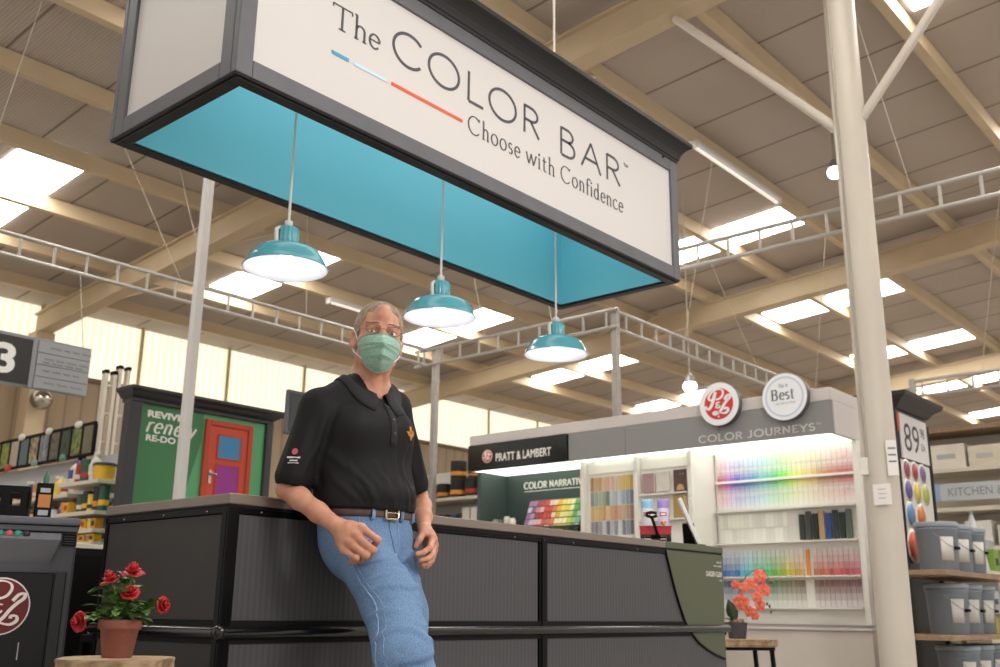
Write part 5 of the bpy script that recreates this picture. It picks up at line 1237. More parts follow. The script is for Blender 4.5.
# ================================================================== THE MAN
A3 = lambda *p: np.array(p, dtype=np.float32)
class Vol:
    """a distance field on a grid; shapes melt together and one skin is drawn round them"""
    def __init__(s, lo, hi, h):
        s.lo = np.array(lo, np.float32); s.h = h
        s.n = np.ceil((np.array(hi)-np.array(lo))/h).astype(int)+1
        s.F = np.full(s.n, .2, np.float32)
    def reg(s, lo, hi):
        a = np.clip(np.floor((np.array(lo)-s.lo)/s.h).astype(int), 0, s.n-1); b = np.clip(np.ceil((np.array(hi)-s.lo)/s.h).astype(int)+1, 1, s.n)
        sl = tuple(slice(int(a[i]), int(max(b[i], a[i]+1))) for i in range(3))
        g = [(s.lo[i]+s.h*np.arange(sl[i].start, sl[i].stop, dtype=np.float32)).reshape([-1 if j == i else 1 for j in range(3)]) for i in range(3)]
        return sl, g
    def mix(s, sl, d, k, sub=False):
        a = s.F[sl]
        if sub:
            h = np.clip(.5-.5*(a+d)/k, 0, 1); s.F[sl] = a*(1-h)-d*h+k*h*(1-h)
        else:
            h = np.clip(.5+.5*(a-d)/k, 0, 1); s.F[sl] = a*(1-h)+d*h-k*h*(1-h)
    @staticmethod
    def dcap(g, p0, p1, r0, r1, flat=None):
        p0 = np.array(p0, np.float32); p1 = np.array(p1, np.float32)
        x, y, z = g[0]-p0[0], g[1]-p0[1], g[2]-p0[2]; b = p1-p0
        if flat is not None:
            f = np.array(flat[0], np.float32); f = f/np.linalg.norm(f); q = 1/flat[1]-1
            e = (x*f[0]+y*f[1]+z*f[2])*q; x, y, z = x+e*f[0], y+e*f[1], z+e*f[2]; b = b+f*(b@f)*q
        t = np.clip((x*b[0]+y*b[1]+z*b[2])/max(b@b, 1e-9), 0, 1)
        d = np.sqrt((x-b[0]*t)**2+(y-b[1]*t)**2+(z-b[2]*t)**2)-(r0+(r1-r0)*t)
        return d*(flat[1]**.5) if flat is not None else d
    def cap(s, p0, p1, r0, r1=None, k=.01, flat=None, sub=False):
        r1 = r0 if r1 is None else r1; m = max(r0, r1)+k+.10
        sl, g = s.reg(np.minimum(p0, p1)-m, np.maximum(p0, p1)+m)
        s.mix(sl, s.dcap(g, p0, p1, r0, r1, flat), k, sub)
    def chain(s, pts, rs, k=.01, flat=None):
        for i in range(len(pts)-1): s.cap(pts[i], pts[i+1], rs[i], rs[i+1], k, flat)
    def ell(s, c, r, R=None, k=.01, sub=False):
        r = np.array(r, np.float32); m = max(r)+k+.06; c = np.array(c, np.float32)
        sl, g = s.reg(c-m, c+m); x, y, z = g[0]-c[0], g[1]-c[1], g[2]-c[2]
        R = np.eye(3, dtype=np.float32) if R is None else np.array(R, np.float32)     # rows = own axes
        u = [(R[i][0]*x+R[i][1]*y+R[i][2]*z) for i in range(3)]
        k0 = np.sqrt(sum((u[i]/r[i])**2 for i in range(3)))+1e-6; k1 = np.sqrt(sum((u[i]/r[i]**2)**2 for i in range(3)))+1e-6
        s.mix(sl, k0*(k0-1)/k1, k, sub)
    def ridge(s, p0, p1, w, amp):
        """a fold (amp > 0) or crease (amp < 0) along a line, fading at its ends"""
        p0 = np.array(p0, np.float32); p1 = np.array(p1, np.float32); m = 2.6*w
        sl, g = s.reg(np.minimum(p0, p1)-m, np.maximum(p0, p1)+m)
        x, y, z = g[0]-p0[0], g[1]-p0[1], g[2]-p0[2]; b = p1-p0
        t = np.clip((x*b[0]+y*b[1]+z*b[2])/max(b@b, 1e-9), 0, 1)
        d2 = (x-b[0]*t)**2+(y-b[1]*t)**2+(z-b[2]*t)**2
        s.F[sl] -= amp*np.exp(-d2/(w*w))*(.25+.75*np.sin(np.pi*np.clip(t, .02, .98)))
    def folds(s, pts, w, amp):
        for a, b in zip(pts[:-1], pts[1:]): s.ridge(a, b, w, amp)
    def sfold(s, pts, w, amp, n=14):
        """one fold lying on the cloth: the line is laid onto the skin first"""
        P = [V(p) for p in pts]; L = []
        for i in range(n+1):
            q = i/n*(len(P)-1); k = min(int(q), len(P)-2); L.append(np.array(s.snap(P[k].lerp(P[k+1], q-k)), np.float32))
        lo = np.min(L, 0)-2.6*w; hi = np.max(L, 0)+2.6*w; sl, g = s.reg(lo, hi)
        best = None; par = None
        for i in range(n):
            p0 = L[i]; b = L[i+1]-p0; x, y, z = g[0]-p0[0], g[1]-p0[1], g[2]-p0[2]
            t = np.clip((x*b[0]+y*b[1]+z*b[2])/max(b@b, 1e-9), 0, 1); d2 = (x-b[0]*t)**2+(y-b[1]*t)**2+(z-b[2]*t)**2
            if best is None: best = d2; par = (t+i)/n
            else:
                m = d2 < best; best = np.where(m, d2, best); par = np.where(m, (t+i)/n, par)
        s.F[sl] -= amp*np.exp(-best/(w*w))*np.sin(np.pi*np.clip(par, .03, .97))**.7
    def plane(s, n, d, keep_below=True):
        g = s.reg(s.lo, s.lo+s.h*s.n)[1]; q = g[0]*n[0]+g[1]*n[1]+g[2]*n[2]-d
        s.F = np.maximum(s.F, q if keep_below else -q)
    def at(s, p):
        q = (np.array(p)-s.lo)/s.h; i = np.clip(np.floor(q).astype(int), 0, s.n-2); f = q-i; v = 0
        for dx in (0, 1):
            for dy in (0, 1):
                for dz in (0, 1):
                    v += s.F[i[0]+dx, i[1]+dy, i[2]+dz]*(f[0] if dx else 1-f[0])*(f[1] if dy else 1-f[1])*(f[2] if dz else 1-f[2])
        return float(v)
    def grad(s, p):
        e = s.h; v = V([s.at(np.array(p)+e*np.eye(3)[i])-s.at(np.array(p)-e*np.eye(3)[i]) for i in range(3)])
        return v.normalized() if v.length > 1e-7 else V((0, -1, 0))
    def snap(s, p, off=0.):
        p = V(p)
        for _ in range(14): p = p-s.grad(p)*(s.at(p)-off)*.8
        return p
    def net(s, name, m, parent, smooth=True):
        F = s.F; S_ = F < 0; n = s.n
        c = np.zeros(n-1, np.int8)
        for dx in (0, 1):
            for dy in (0, 1):
                for dz in (0, 1): c += S_[dx:n[0]-1+dx, dy:n[1]-1+dy, dz:n[2]-1+dz]
        act = (c > 0) & (c < 8); idx = np.argwhere(act); ids = np.full(n-1, -1, np.int32); ids[act] = np.arange(len(idx))
        P = np.zeros((len(idx), 3), np.float32); cnt = np.zeros(len(idx), np.float32)
        co = [(a, b, d) for a in (0, 1) for b in (0, 1) for d in (0, 1)]
        for a in co:
            for ax in range(3):
                if a[ax]: continue
                b = list(a); b[ax] = 1
                fa = F[idx[:, 0]+a[0], idx[:, 1]+a[1], idx[:, 2]+a[2]]; fb = F[idx[:, 0]+b[0], idx[:, 1]+b[1], idx[:, 2]+b[2]]
                x = (fa < 0) != (fb < 0); t = np.where(x, fa/np.where(np.abs(fa-fb) < 1e-9, 1e-9, fa-fb), 0)
                q = np.array(a, np.float32)+np.eye(3, dtype=np.float32)[ax]*t[:, None]
                P[x] += q[x]; cnt[x] += 1
        P = (P/cnt[:, None]+idx)*s.h+s.lo
        quads = []
        for ax in range(3):
            o1, o2 = [(1, 2), (2, 0), (0, 1)][ax]
            sl0 = [slice(1, n[i]-1) for i in range(3)]; sl0[ax] = slice(0, n[ax]-1); sl1 = list(sl0); sl1[ax] = slice(1, n[ax])
            A = S_[tuple(sl0)]; B = S_[tuple(sl1)]; e = np.argwhere(A != B)
            flip = A[tuple(e.T)]
            base = e+np.array([sl0[i].start for i in range(3)])
            def vid(d1, d2):
                q = base.copy(); q[:, o1] -= d1; q[:, o2] -= d2; return ids[q[:, 0], q[:, 1], q[:, 2]]
            q = np.stack([vid(1, 1), vid(0, 1), vid(0, 0), vid(1, 0)], 1); q[~flip] = q[~flip][:, ::-1]
            quads.append(q)
        Q = np.concatenate(quads); Q = Q[(Q >= 0).all(1)]
        me = bpy.data.meshes.new(name)
        off = V((0, 0, 0)); p = parent
        while p is not None: off += p.location; p = p.parent
        P = P-np.array(off, np.float32)
        me.vertices.add(len(P)); me.vertices.foreach_set('co', P.astype(np.float32).ravel())
        me.loops.add(Q.size); me.loops.foreach_set('vertex_index', Q.astype(np.int32).ravel())
        me.polygons.add(len(Q)); me.polygons.foreach_set('loop_start', np.arange(0, Q.size, 4, dtype=np.int32))
        me.polygons.foreach_set('use_smooth', np.ones(len(Q), bool))
        me.materials.append(m); me.update(); me.validate()
        o = bpy.data.objects.new(name, me); COL.objects.link(o)
        if parent: o.parent = parent
        return o

M_skin = mat('skin', '#c49379', .5, noise=.22, nscale=30, noise2='#b77d66', bump=.10, bscale=120, spec=.35)
_b = M_skin.node_tree.nodes['Principled BSDF']; _b.inputs['Subsurface Weight'].default_value = .12; _b.inputs['Subsurface Radius'].default_value = (.012, .005, .003)
M_shirt = mat('black_knit', '#141314', .7, noise=.12, nscale=300, bump=.05, bscale=500, spec=.25)
M_denim = mat("denim", "#4f6a8e", .85, noise=.45, nscale=420, noise2="#7a95b6", bump=.15, bscale=380, spec=.15)
M_denim_l = mat('denim_seam', '#8ea8c8', .85, noise=.3, nscale=60, noise2='#6e8db8')
M_denim_d = mat('denim_dark', '#3d5577', .9)
M_leather = mat('belt_leather', '#5a3a30', .4, noise=.3, nscale=30, noise2='#3c2722', coat=.2)
M_buckle = mat('buckle', '#cfc0a0', .22, 1.)
M_mask = mat('mask_cloth', '#82a594', .85, noise=.25, nscale=120, noise2='#98b8a8', bump=.15, bscale=300)
M_hair = mat('hair_grey', '#a8937b', .6, noise=.5, nscale=90, noise2='#7a6754', bump=.8, bscale=200, stretch=(1, 1, .3))

man = thing('person', 'man in black polo shirt, blue jeans and green face mask leaning back against the counter', 'person', (2.25, 2.45, 0))
# ---- head frame
HS = 1.05
HC = np.array((2.262, 2.515, 1.630))
az = math.radians(-123.5)
hf = V((math.cos(az), math.sin(az), -.02)).normalized(); hs = V((0, 0, 1)).cross(hf).normalized(); hu = hf.cross(hs) if False else hs.cross(hf)*-1
hu = hf.cross(hs)
Rr = Matrix.Rotation(math.radians(-4), 3, hf); hs = Rr @ hs; hu = Rr @ hu
HM = Matrix((hs, hf, hu))                                   # rows: left, forward, up
def H(x, y, z): return np.array(V(HC)+(hs*x+hf*y+hu*z)*HS)
RH = [list(hs), list(hf), list(hu)]
bd = Vol((1.80, 1.93, 0.03), (2.75, 2.80, 1.80), .004)
def hell(c, r, k=.01, sub=False, R=None): bd.ell(H(*c), np.array(r)*HS, R or RH, k, sub)
def hcap(a, b, r0, r1=None, k=.01, sub=False): bd.cap(H(*a), H(*b), r0*HS, (r0 if r1 is None else r1)*HS, k, None, sub)
hell((0, -.018, .034), (.075, .095, .084))
hell((0, .022, -.025), (.063, .070, .085), k=.03)
hell((0, .048, -.092), (.034, .032, .026), k=.03)
hcap((-.050, .0, -.075), (-.02, .055, -.098), .016, .014, .03); hcap((.050, .0, -.075), (.02, .055, -.098), .016, .014, .03)
for sx in (-1, 1):
    hell((sx*.046, .050, -.028), (.022, .024, .018), k=.025)
    hell((sx*.033, .093, .000), (.017, .014, .0105), k=.012, sub=True)
    hcap((sx*.048, .074, .020), (sx*.018, .091, .018), .0085, .0085, .014)
    hcap((sx*.048, .074, .0055), (sx*.034, .0845, .0085), .0048, .0054, .004); hcap((sx*.034, .0845, .0085), (sx*.018, .082, .004), .0054, .004, .004)
    hcap((sx*.047, .074, -.0065), (sx*.033, .082, -.0095), .004, .0046, .005); hcap((sx*.033, .082, -.0095), (sx*.019, .081, -.0045), .0046, .0036, .005)
    a = V((sx*.35, -.9, 0)).normalized()
    e1 = hs*(sx*.9)+hf*(.35*1); 
    er = [list((hs*(sx*.86)+hf*.5).normalized()), list((hf*.86-hs*(sx*.5)).normalized()), list(hu)]
    hell((sx*.079, -.016, -.010), (.007, .019, .033), k=.008, R=er)
    hell((sx*.086, -.012, -.006), (.006, .010, .018), k=.006, sub=True, R=er)
    hell((sx*.074, -.006, -.036), (.006, .009, .010), k=.008, R=er)
hcap((0, .090, .012), (0, .112, -.034), .0085, .0135, .012)
hcap((0, .083, .05), (0, .075, .075), .02, .02, .03)
# neck, shoulders, trunk inside the shirt
NB = A3(2.275, 2.56, 1.468)
bd.cap(H(0, -.028, -.055), NB, .054, .058, .03); bd.cap(H(.0, -.045, -.03), A3(2.27, 2.60, 1.45), .05, .06, .03)
bd.cap(H(-.03, .02, -.095), A3(2.262, 2.505, 1.425), .012, .013, .02); bd.cap(H(.035, .015, -.095), A3(2.285, 2.50, 1.425), .012, .013, .02)
bd.cap(H(0, .035, -.12), H(0, .02, -.165), .012, .012, .015)
SHR, SHL = A3(2.066, 2.58, 1.366), A3(2.408, 2.575, 1.415)
ELR, ELL = A3(2.005, 2.632, 1.095), A3(2.585, 2.62, 1.125)
FT = (-.15, -.985, 0)
bd.cap(NB, SHR, .05, .045, .03); bd.cap(NB, SHL, .05, .045, .03)
bd.cap((2.262, 2.55, 1.0), (2.228, 2.58, 1.33), .145, .155, .02, (FT, .64))
bd.cap((2.24, 2.55, .93), (2.34, 2.55, .93), .065, .07, .03)
# arms
WR = A3(2.050, 2.435, .975)
bd.chain([SHR, A3(2.032, 2.605, 1.2), ELR], [.043, .038, .032], .02)
bd.chain([ELR, A3(2.012, 2.575, 1.063), A3(2.030, 2.50, 1.016), WR], [.031, .0335, .0295, .0245], .02)
bd.ridge((1.99, 2.60, 1.075), (2.03, 2.47, 1.005), .008, .002); bd.ridge((2.0, 2.56, 1.05), (2.045, 2.44, .985), .005, .002)
WL = A3(2.468, 2.47, .995)
bd.chain([SHL, A3(2.50, 2.60, 1.26), ELL], [.043, .038, .031], .02)
bd.chain([ELL, A3(2.56, 2.575, 1.085), A3(2.515, 2.52, 1.04), WL], [.029, .031, .0275, .0225], .02)
def hand(W, mcp, pip, dip, tip, thumb, rr, back):
    """palm from wrist to knuckles, then four bent fingers and the thumb"""
    W = np.array(W); n = len(mcp)
    for i in range(n):
        m = np.array(mcp[i]); a = W+(m-W)*.18
        bd.cap(a, m, .018, .0155, .014)
    for i in range(n-1): bd.cap((W*.45+np.array(mcp[i])*.55), (W*.3+np.array(mcp[i+1])*.7), .017, .016, .014)
    for i in range(n):
        r = rr[i]
        bd.cap(mcp[i], pip[i], r*1.14, r, .004); bd.cap(pip[i], dip[i], r, r*.92, .003); bd.cap(dip[i], tip[i], r*.92, r*.8, .003)
        bd.ell(np.array(mcp[i])+np.array(back)*.004, (.0115, .0115, .0115), None, .006); bd.ell(np.array(pip[i])+np.array(back)*.001, (r*1.12,)*3, None, .004)
        bd.ridge(W+(np.array(mcp[i])-W)*.3+np.array(back)*.013, np.array(mcp[i])+np.array(back)*.010, .004, .0022)
    bd.chain([np.array(p) for p in thumb], [.017, .012, .010, .0085], .008)
hand(WR, [(2.092, 2.362, .966), (2.074, 2.368, .944), (2.064, 2.382, .922), (2.060, 2.402, .901)],
     [(2.136, 2.338, .932), (2.119, 2.338, .900), (2.101, 2.348, .884), (2.083, 2.37, .876)],
     [(2.148, 2.366, .914), (2.130, 2.366, .884), (2.112, 2.374, .871), (2.094, 2.392, .866)],
     [(2.142, 2.388, .911), (2.124, 2.388, .882), (2.108, 2.394, .870), (2.092, 2.408, .866)],
     [(2.062, 2.425, .978), (2.092, 2.40, .97), (2.12, 2.405, .945), (2.13, 2.42, .918)], (.0112, .0116, .0110, .0098), (-.62, -.72, .30))
hand(WL, [(2.452, 2.412, .957), (2.462, 2.416, .937), (2.470, 2.426, .919), (2.474, 2.438, .902)],
     [(2.408, 2.380, .924), (2.420, 2.384, .902), (2.430, 2.394, .885), (2.438, 2.41, .876)],
     [(2.376, 2.376, .908), (2.394, 2.378, .888), (2.408, 2.388, .873), (2.420, 2.404, .866)],
     [(2.352, 2.384, .901), (2.372, 2.386, .882), (2.388, 2.394, .869), (2.404, 2.408, .864)],
     [(2.448, 2.455, .995), (2.425, 2.43, .975), (2.402, 2.425, .95), (2.39, 2.43, .928)], (.0102, .0106, .0100, .009), (.5, -.8, .25))
# legs inside the jeans
HR_, KR, AR = A3(2.222, 2.505, .90), A3(2.100, 2.165, .585), A3(2.105, 2.15, .10)
HL_, KL, AL = A3(2.362, 2.53, .90), A3(2.375, 2.43, .50), A3(2.35, 2.40, .10)
for hp, kn, an in ((HR_, KR, AR), (HL_, KL, AL)):
    bd.chain([hp, kn, an], [.066, .055, .04], .02); bd.cap(an-A3(0, -.02, .03), an+A3(0, -.14, -.045), .03, .028, .02)
body = bd.net('body', M_skin, man)

# ---- eyes, hair, glasses, mask
M_eye = mat('eye_white', '#e9e2dc', .2); M_iris = mat('iris', '#4d5f6b', .2); M_pup = mat('pupil', '#0c0c0c', .1)
look = (V((0, 0, .9))-V(HC)).normalized()
for sx in (-1, 1):
    c = V(H(sx*.0325, .0742, -.0003)); r = .0118*HS
    e = MB().ball(c, r, 18, 12).build('eye', M_eye, man)
    q = look.to_track_quat('Z', 'Y').to_matrix()
    MB().lathe([(.0, .0), (.0055, -.0006), (.0056, -.003)], c+look*(r*.985), 14, q, caps=False).build('iris', M_iris, e)
    MB().lathe([(.0, .0004), (.0024, .0002), (.0025, -.002)], c+look*(r*.99), 12, q, caps=False).build('pupil', M_pup, e)
    bw = MB()
    for i in range(13):
        t = i/12; p = V(bd.snap(H(sx*(.016+.036*t), .098-.022*t*t, .0235+.006*math.sin(t*2.4)-.004*t), .0))
        d = (hs*sx*.7+hu*.3-hf*.2*t).normalized()
        bw.tube([p-d*.003, p+hf*.0015, p+d*.006], [.0013, .0022, .0009], 5)
    bw.build('eyebrow', mat('brow_hair', '#75665a', .7), man)
hr = Vol(H(0, 0, 0)-.17, H(0, 0, 0)+.17, .003)
def hv(v, c, r, k, sub=False): v.ell(H(*c), np.array(r)*HS, RH, k, sub)
hv(hr, (0, -.022, .039), (.0805, .099, .091), .004)
hv(hr, (0, -.05, -.02), (.066, .066, .055), .02)
hn = hf-hu*.42; hn.normalize(); hr.plane(tuple(hn), float(V(H(0, .027, 0)).dot(hn)))
for sx in (-1, 1):
    hv(hr, (sx*.085, -.012, -.022), (.028, .024, .034), .006, True)
    hv(hr, (sx*.050, .070, .066), (.014, .026, .018), .010, True)
    hv(hr, (sx*.0705, .022, .0), (.006, .010, .026), .006)
hr.plane(tuple(hu), float(V(HC).dot(hu))-.062*HS, False)
rh = random.Random(4)
for i in range(150):                                         # combed locks
    th = rh.uniform(-2.6, 2.6); ph = rh.uniform(.1, 1.35)
    d0 = np.array((math.sin(th)*math.sin(ph), math.cos(th)*math.sin(ph)-.1, math.cos(ph)))
    a = np.array((0, -.022, .037))+d0*np.array((.081, .099, .088)); b_2 = a+np.array((-.018*math.sin(th+.6), -.035, -.012))
    hr.ridge(H(*a), H(*b_2), .0045, .0016*rh.choice((1, -1)))
hair = hr.net('hair', M_hair, man)
M_gl = mat('glasses_frame', '#6f665e', .3, 1.)
gl = MB()
def rim(cx):
    return [V(H(cx+.0235*math.cos(a)*(1 if True else 1), .113-.10*abs(cx+.0235*math.cos(a))**1.5*3.2, .001+.0155*math.sin(a)+.0015*math.cos(2*a))) for a in [2*PI*i/28 for i in range(29)]]
for cx in (-.0335, .0335): gl.tube(rim(cx), .0014, 6)
gl.tube([V(H(-.0105, .109, .001)), V(H(0, .116, .005)), V(H(.0105, .109, .001))], .0011, 6)
for sx in (-1, 1): gl.tube([V(H(sx*.0575, .0905, .003)), V(H(sx*.070, .060, .004)), V(H(sx*.079, .0, .004)), V(H(sx*.0805, -.012, .0))], .0012, 6)
glo = gl.build('glasses', M_gl, man)
M_lens = mat('lens', '#ffffff', .0, trans=1.0); M_lens.node_tree.nodes['Principled BSDF'].inputs['IOR'].default_value = 1.02
for cx in (-.0335, .0335):
    rp_ = rim(cx)[:-1]; c = sum(rp_, V((0, 0, 0)))/len(rp_)
    MB().add(rp_+[c+hf*.001], [(i, (i+1) % 28, 28) for i in range(28)], True).build('lens', M_lens, glo)
# mask: pleated cloth from nose bridge to under the chin
mk = MB(); nu, nv = 36, 56
def mask_pt(u, v):
    cyc = [(0, .118), (.12, .132), (.3, .141), (.5, .143), (.62, .141), (.8, .120), (.92, .098), (1, .070)]
    yc = np.interp(v, [c[0] for c in cyc], [c[1] for c in cyc]); a = abs(u)
    ye = .042+.010*v
    x = .0715*math.sin(u*1.42)/math.sin(1.42)*(1-.34*v**1.6)
    sh = .5*(math.cos(a*1.42)-math.cos(1.42))/(1-math.cos(1.42))+.5*(1-a)**1.15
    zt = -.014-.014*a*a; zb = -.132+.040*a**1.6; z = zt+(zb-zt)*v
    y = ye+(yc-ye)*sh
    for v0, amp, sl in ((.24, .006, .06), (.50, .006, -.16), (.74, .0045, -.14)):   # pleats: out, then in
        q = (v-v0-sl*(1-a))/.06
        if 0 <= q < 1.8: y += amp*(1-q/1.8)*(.35+.65*sh)*2.0
    return V(H(x, y, z))
g_ = [mask_pt(-1+2*i/nu, j/nv) for j in range(nv+1) for i in range(nu+1)]
mk.add(g_, [(j*(nu+1)+i, j*(nu+1)+i+1, (j+1)*(nu+1)+i+1, (j+1)*(nu+1)+i) for j in range(nv) for i in range(nu)], True)
mko = mk.build('face_mask', M_mask, man, solid=.002)
hem = MB()
hem.tube([mask_pt(-1+2*i/nu, .0)+hf*.0012 for i in range(nu+1)], .0018, 6); hem.tube([mask_pt(-1+2*i/nu, 1.)+hf*.001 for i in range(nu+1)], .0016, 6)
for s_ in (-1, 1): hem.tube([mask_pt(s_, j/nv) for j in range(nv+1)], .0018, 6)
hem.build('mask_hem', M_mask, mko)
for s_ in (-1, 1):
    lp = MB().tube([mask_pt(s_, .02), V(H(s_*.076, .022, -.004)), V(H(s_*.0835, -.010, .022)), V(H(s_*.086, -.034, .004)), V(H(s_*.082, -.034, -.030)), V(H(s_*.074, .0, -.058)), mask_pt(s_, .95)], .0017, 6)
    lp.build('ear_loop', mat('loop_white', '#e6e9e6', .7), mko)

# ---- polo shirt
sv = Vol((1.82, 2.28, 1.0), (2.75, 2.80, 1.56), .0045)
sv.cap((2.262, 2.545, 1.075), (2.242, 2.57, 1.27), .176, .180, .02, (FT, .70))
sv.cap((2.242, 2.57, 1.27), (2.24, 2.58, 1.34), .180, .140, .05, (FT, .68))
sv.cap((2.15, 2.50, 1.30), (2.33, 2.495, 1.31), .062, .062, .06)
sv.cap(A3(2.268, 2.575, 1.462), SHR+A3(.01, 0, -.002), .052, .052, .05); sv.cap(A3(2.275, 2.57, 1.462), SHL-A3(.01, 0, .002), .052, .052, .05)
sv.cap(SHR, A3(2.014, 2.612, 1.135), .054, .060, .04); sv.cap(SHL, A3(2.542, 2.61, 1.165), .054, .058, .04)
sv.cap((2.262, 2.54, 1.065), (2.262, 2.54, 1.065), .178, .178, .02, (FT, .74))
sv.ell((2.265, 2.45, 1.085), (.10, .045, .045), None, .04)
# neck opening and sleeve openings
sv.cap(A3(2.268, 2.525, 1.54), A3(2.268, 2.52, 1.452), .060, .055, .008, sub=True)
sv.cap(A3(2.014, 2.613, 1.13), A3(2.002, 2.63, .99), .047, .050, .004, sub=True); sv.cap(A3(2.536, 2.61, 1.175), A3(2.59, 2.62, 1.04), .044, .047, .004, sub=True)
# folds: down the chest to the waist, gathered over the belt, across sleeve and side
for a in ([(2.33, 2.455, 1.28), (2.315, 2.435, 1.18), (2.35, 2.42, 1.09)], [(2.27, 2.44, 1.25), (2.285, 2.425, 1.15), (2.27, 2.41, 1.08)], [(2.385, 2.46, 1.26), (2.39, 2.44, 1.15), (2.40, 2.44, 1.08)],
          [(2.20, 2.43, 1.19), (2.235, 2.42, 1.12), (2.225, 2.41, 1.07)], [(2.12, 2.46, 1.17), (2.17, 2.43, 1.11), (2.19, 2.42, 1.06)], [(2.06, 2.50, 1.14), (2.10, 2.46, 1.10), (2.15, 2.43, 1.05)],
          [(2.31, 2.42, 1.12), (2.325, 2.405, 1.06)], [(2.255, 2.41, 1.11), (2.25, 2.40, 1.055)], [(2.365, 2.43, 1.13), (2.36, 2.42, 1.06)], [(2.05, 2.52, 1.22), (2.09, 2.46, 1.17), (2.15, 2.43, 1.15)]):
    sv.sfold(a, .012, .0065)
    sv.sfold([(p[0]+.022, p[1]-.002, p[2]-.006) for p in a], .009, -.004)
for a in ([(2.0, 2.53, 1.30), (1.985, 2.545, 1.22), (1.955, 2.56, 1.14)], [(2.06, 2.53, 1.34), (2.045, 2.535, 1.27), (2.03, 2.55, 1.18)], [(1.95, 2.58, 1.28), (1.94, 2.58, 1.20), (1.93, 2.60, 1.12)], [(2.05, 2.55, 1.25), (2.01, 2.55, 1.17), (1.99, 2.56, 1.10)],
          [(2.46, 2.53, 1.36), (2.50, 2.545, 1.28), (2.54, 2.56, 1.18)], [(2.43, 2.53, 1.30), (2.47, 2.54, 1.22), (2.50, 2.55, 1.16)]):
    sv.sfold(a, .012, .0065)
sv.sfold([(2.085, 2.50, 1.36), (2.07, 2.515, 1.28), (2.055, 2.535, 1.19), (2.06, 2.54, 1.10)], .011, -.010)      # armhole
sv.sfold([(2.405, 2.50, 1.38), (2.415, 2.51, 1.30), (2.425, 2.53, 1.2)], .010, -.008)
rs = random.Random(9)
for i in range(26):
    x = rs.uniform(2.08, 2.40); z = rs.uniform(1.05, 1.2); q = rs.uniform(-.04, .04)
    sv.sfold([(x, 2.425, z), (x+q, 2.415, z-rs.uniform(.03, .07))], .007, rs.choice((-1, 1))*.002, 5)
sv.plane((0, 0, 1), 1.036, False)
shirt = sv.net('polo_shirt', M_shirt, man)
# hems of the sleeves
for c, ax_, r in ((A3(1.992, 2.612, 1.07), V((-.02, .02, -1)), .0),):
    pass
# collar
cl = MB(); nC = 40; ctr = V((2.268, 2.548, 0))
ff = V((-.22, -.975, 0)).normalized(); fl_ = V((0, 0, 1)).cross(ff)
rowsC = []
for i in range(nC+1):
    th = -PI*.93+2*PI*.93*i/nC                               # 0 = back of the neck
    dirv = -ff*math.cos(th)+fl_*math.sin(th); b_k = (1+math.cos(th))/2; fr_ = 1-b_k
    zin = 1.418+.105*b_k**.8
    pin = ctr+dirv*(.062+.006*b_k)+V((0, 0, zin)); pin0 = ctr+dirv*.060+V((0, 0, zin-.035))
    ptop = ctr+dirv*.068+V((0, 0, zin+.006))
    drop = .046+.026*fr_**3; outw = .042+.010*fr_**3
    side = fl_*(math.copysign(1, th)*.020*fr_**4)
    pm = V(sv.snap(ptop+dirv*outw*.55+V((0, 0, -drop*.5)), .009)); po_ = V(sv.snap(ptop+dirv*outw+side+V((0, 0, -drop)), .0045))
    rowsC.append([pin0, pin, ptop, ptop+dirv*.007+V((0, 0, -.003)), pm, po_])
m_ = 6
cl.add([p for r in rowsC for p in r], [(i*m_+j, i*m_+j+1, (i+1)*m_+j+1, (i+1)*m_+j) for i in range(nC) for j in range(m_-1)], True)
cl.build('collar', mat('collar_knit', '#181718', .8, bump=.1, bscale=400), shirt, solid=.0025)
# placket and buttons
pk = MB(); ln = [sv.snap((2.262+.006*i/8, 2.44, 1.405-.155*i/8), .0025) for i in range(9)]
w2 = fl_*.0145
rowsP = []
for p in ln: rowsP += [sv.snap(p-w2, .001), sv.snap(p-w2*.9, .0032), sv.snap(p, .0036), sv.snap(p+w2*.9, .0032), sv.snap(p+w2, .001)]
pk.add(rowsP, [(5*i+j, 5*i+j+1, 5*i+6+j, 5*i+5+j) for i in range(8) for j in range(4)], True)
pko = pk.build('placket', mat('placket_knit', '#161516', .8), shirt, solid=.001)
for t in (1, 4, 6):
    p = V(ln[t]); n_ = sv.grad(p); MB().lathe([(.0, .0015), (.0045, .0015), (.0055, 0), (.0045, -.0015)], p+n_*.0022, 12, n_.to_track_quat('Z', 'Y').to_matrix()).build('button', mat('button_black', '#3a3838', .3), pko)
# chest emblem in orange thread, sleeve emblem in red and white
def patch(vol, polys, c, m, nm, par, sc, off=.0015, up=V((0, 0, 1))):
    c = V(vol.snap(c)); n_ = vol.grad(c); r_x = up.cross(n_).normalized(); u_x = n_.cross(r_x)
    b = MB()
    for poly in polys:
        o = len(b.v); pts = [vol.snap(c+r_x*(p[0]*sc)+u_x*(p[1]*sc), off) for p in poly]; cc = vol.snap(c+r_x*(sum(p[0] for p in poly)/len(poly)*sc)+u_x*(sum(p[1] for p in poly)/len(poly)*sc), off+.0008)
        b.add(pts+[cc], [(i, (i+1) % len(pts), len(pts)) for i in range(len(pts))])
    return b.build(nm, m, par, solid=.0008)
tx_ = [(-.25, 1), (.2, 1), (.2, .5), (.55, .42), (.95, .38), (1, -.1), (.75, -.3), (.45, -.55), (.35, -1), (.05, -.75), (-.2, -.35), (-.45, -.4), (-.65, -.1), (-1, .2), (-.25, .25)]
patch(sv, [tx_], (2.343, 2.44, 1.30), mat('thread_orange', '#d08a2e', .6, noise=.3, nscale=200, noise2='#b06a1e'), 'chest_emblem', shirt, .024, .002)
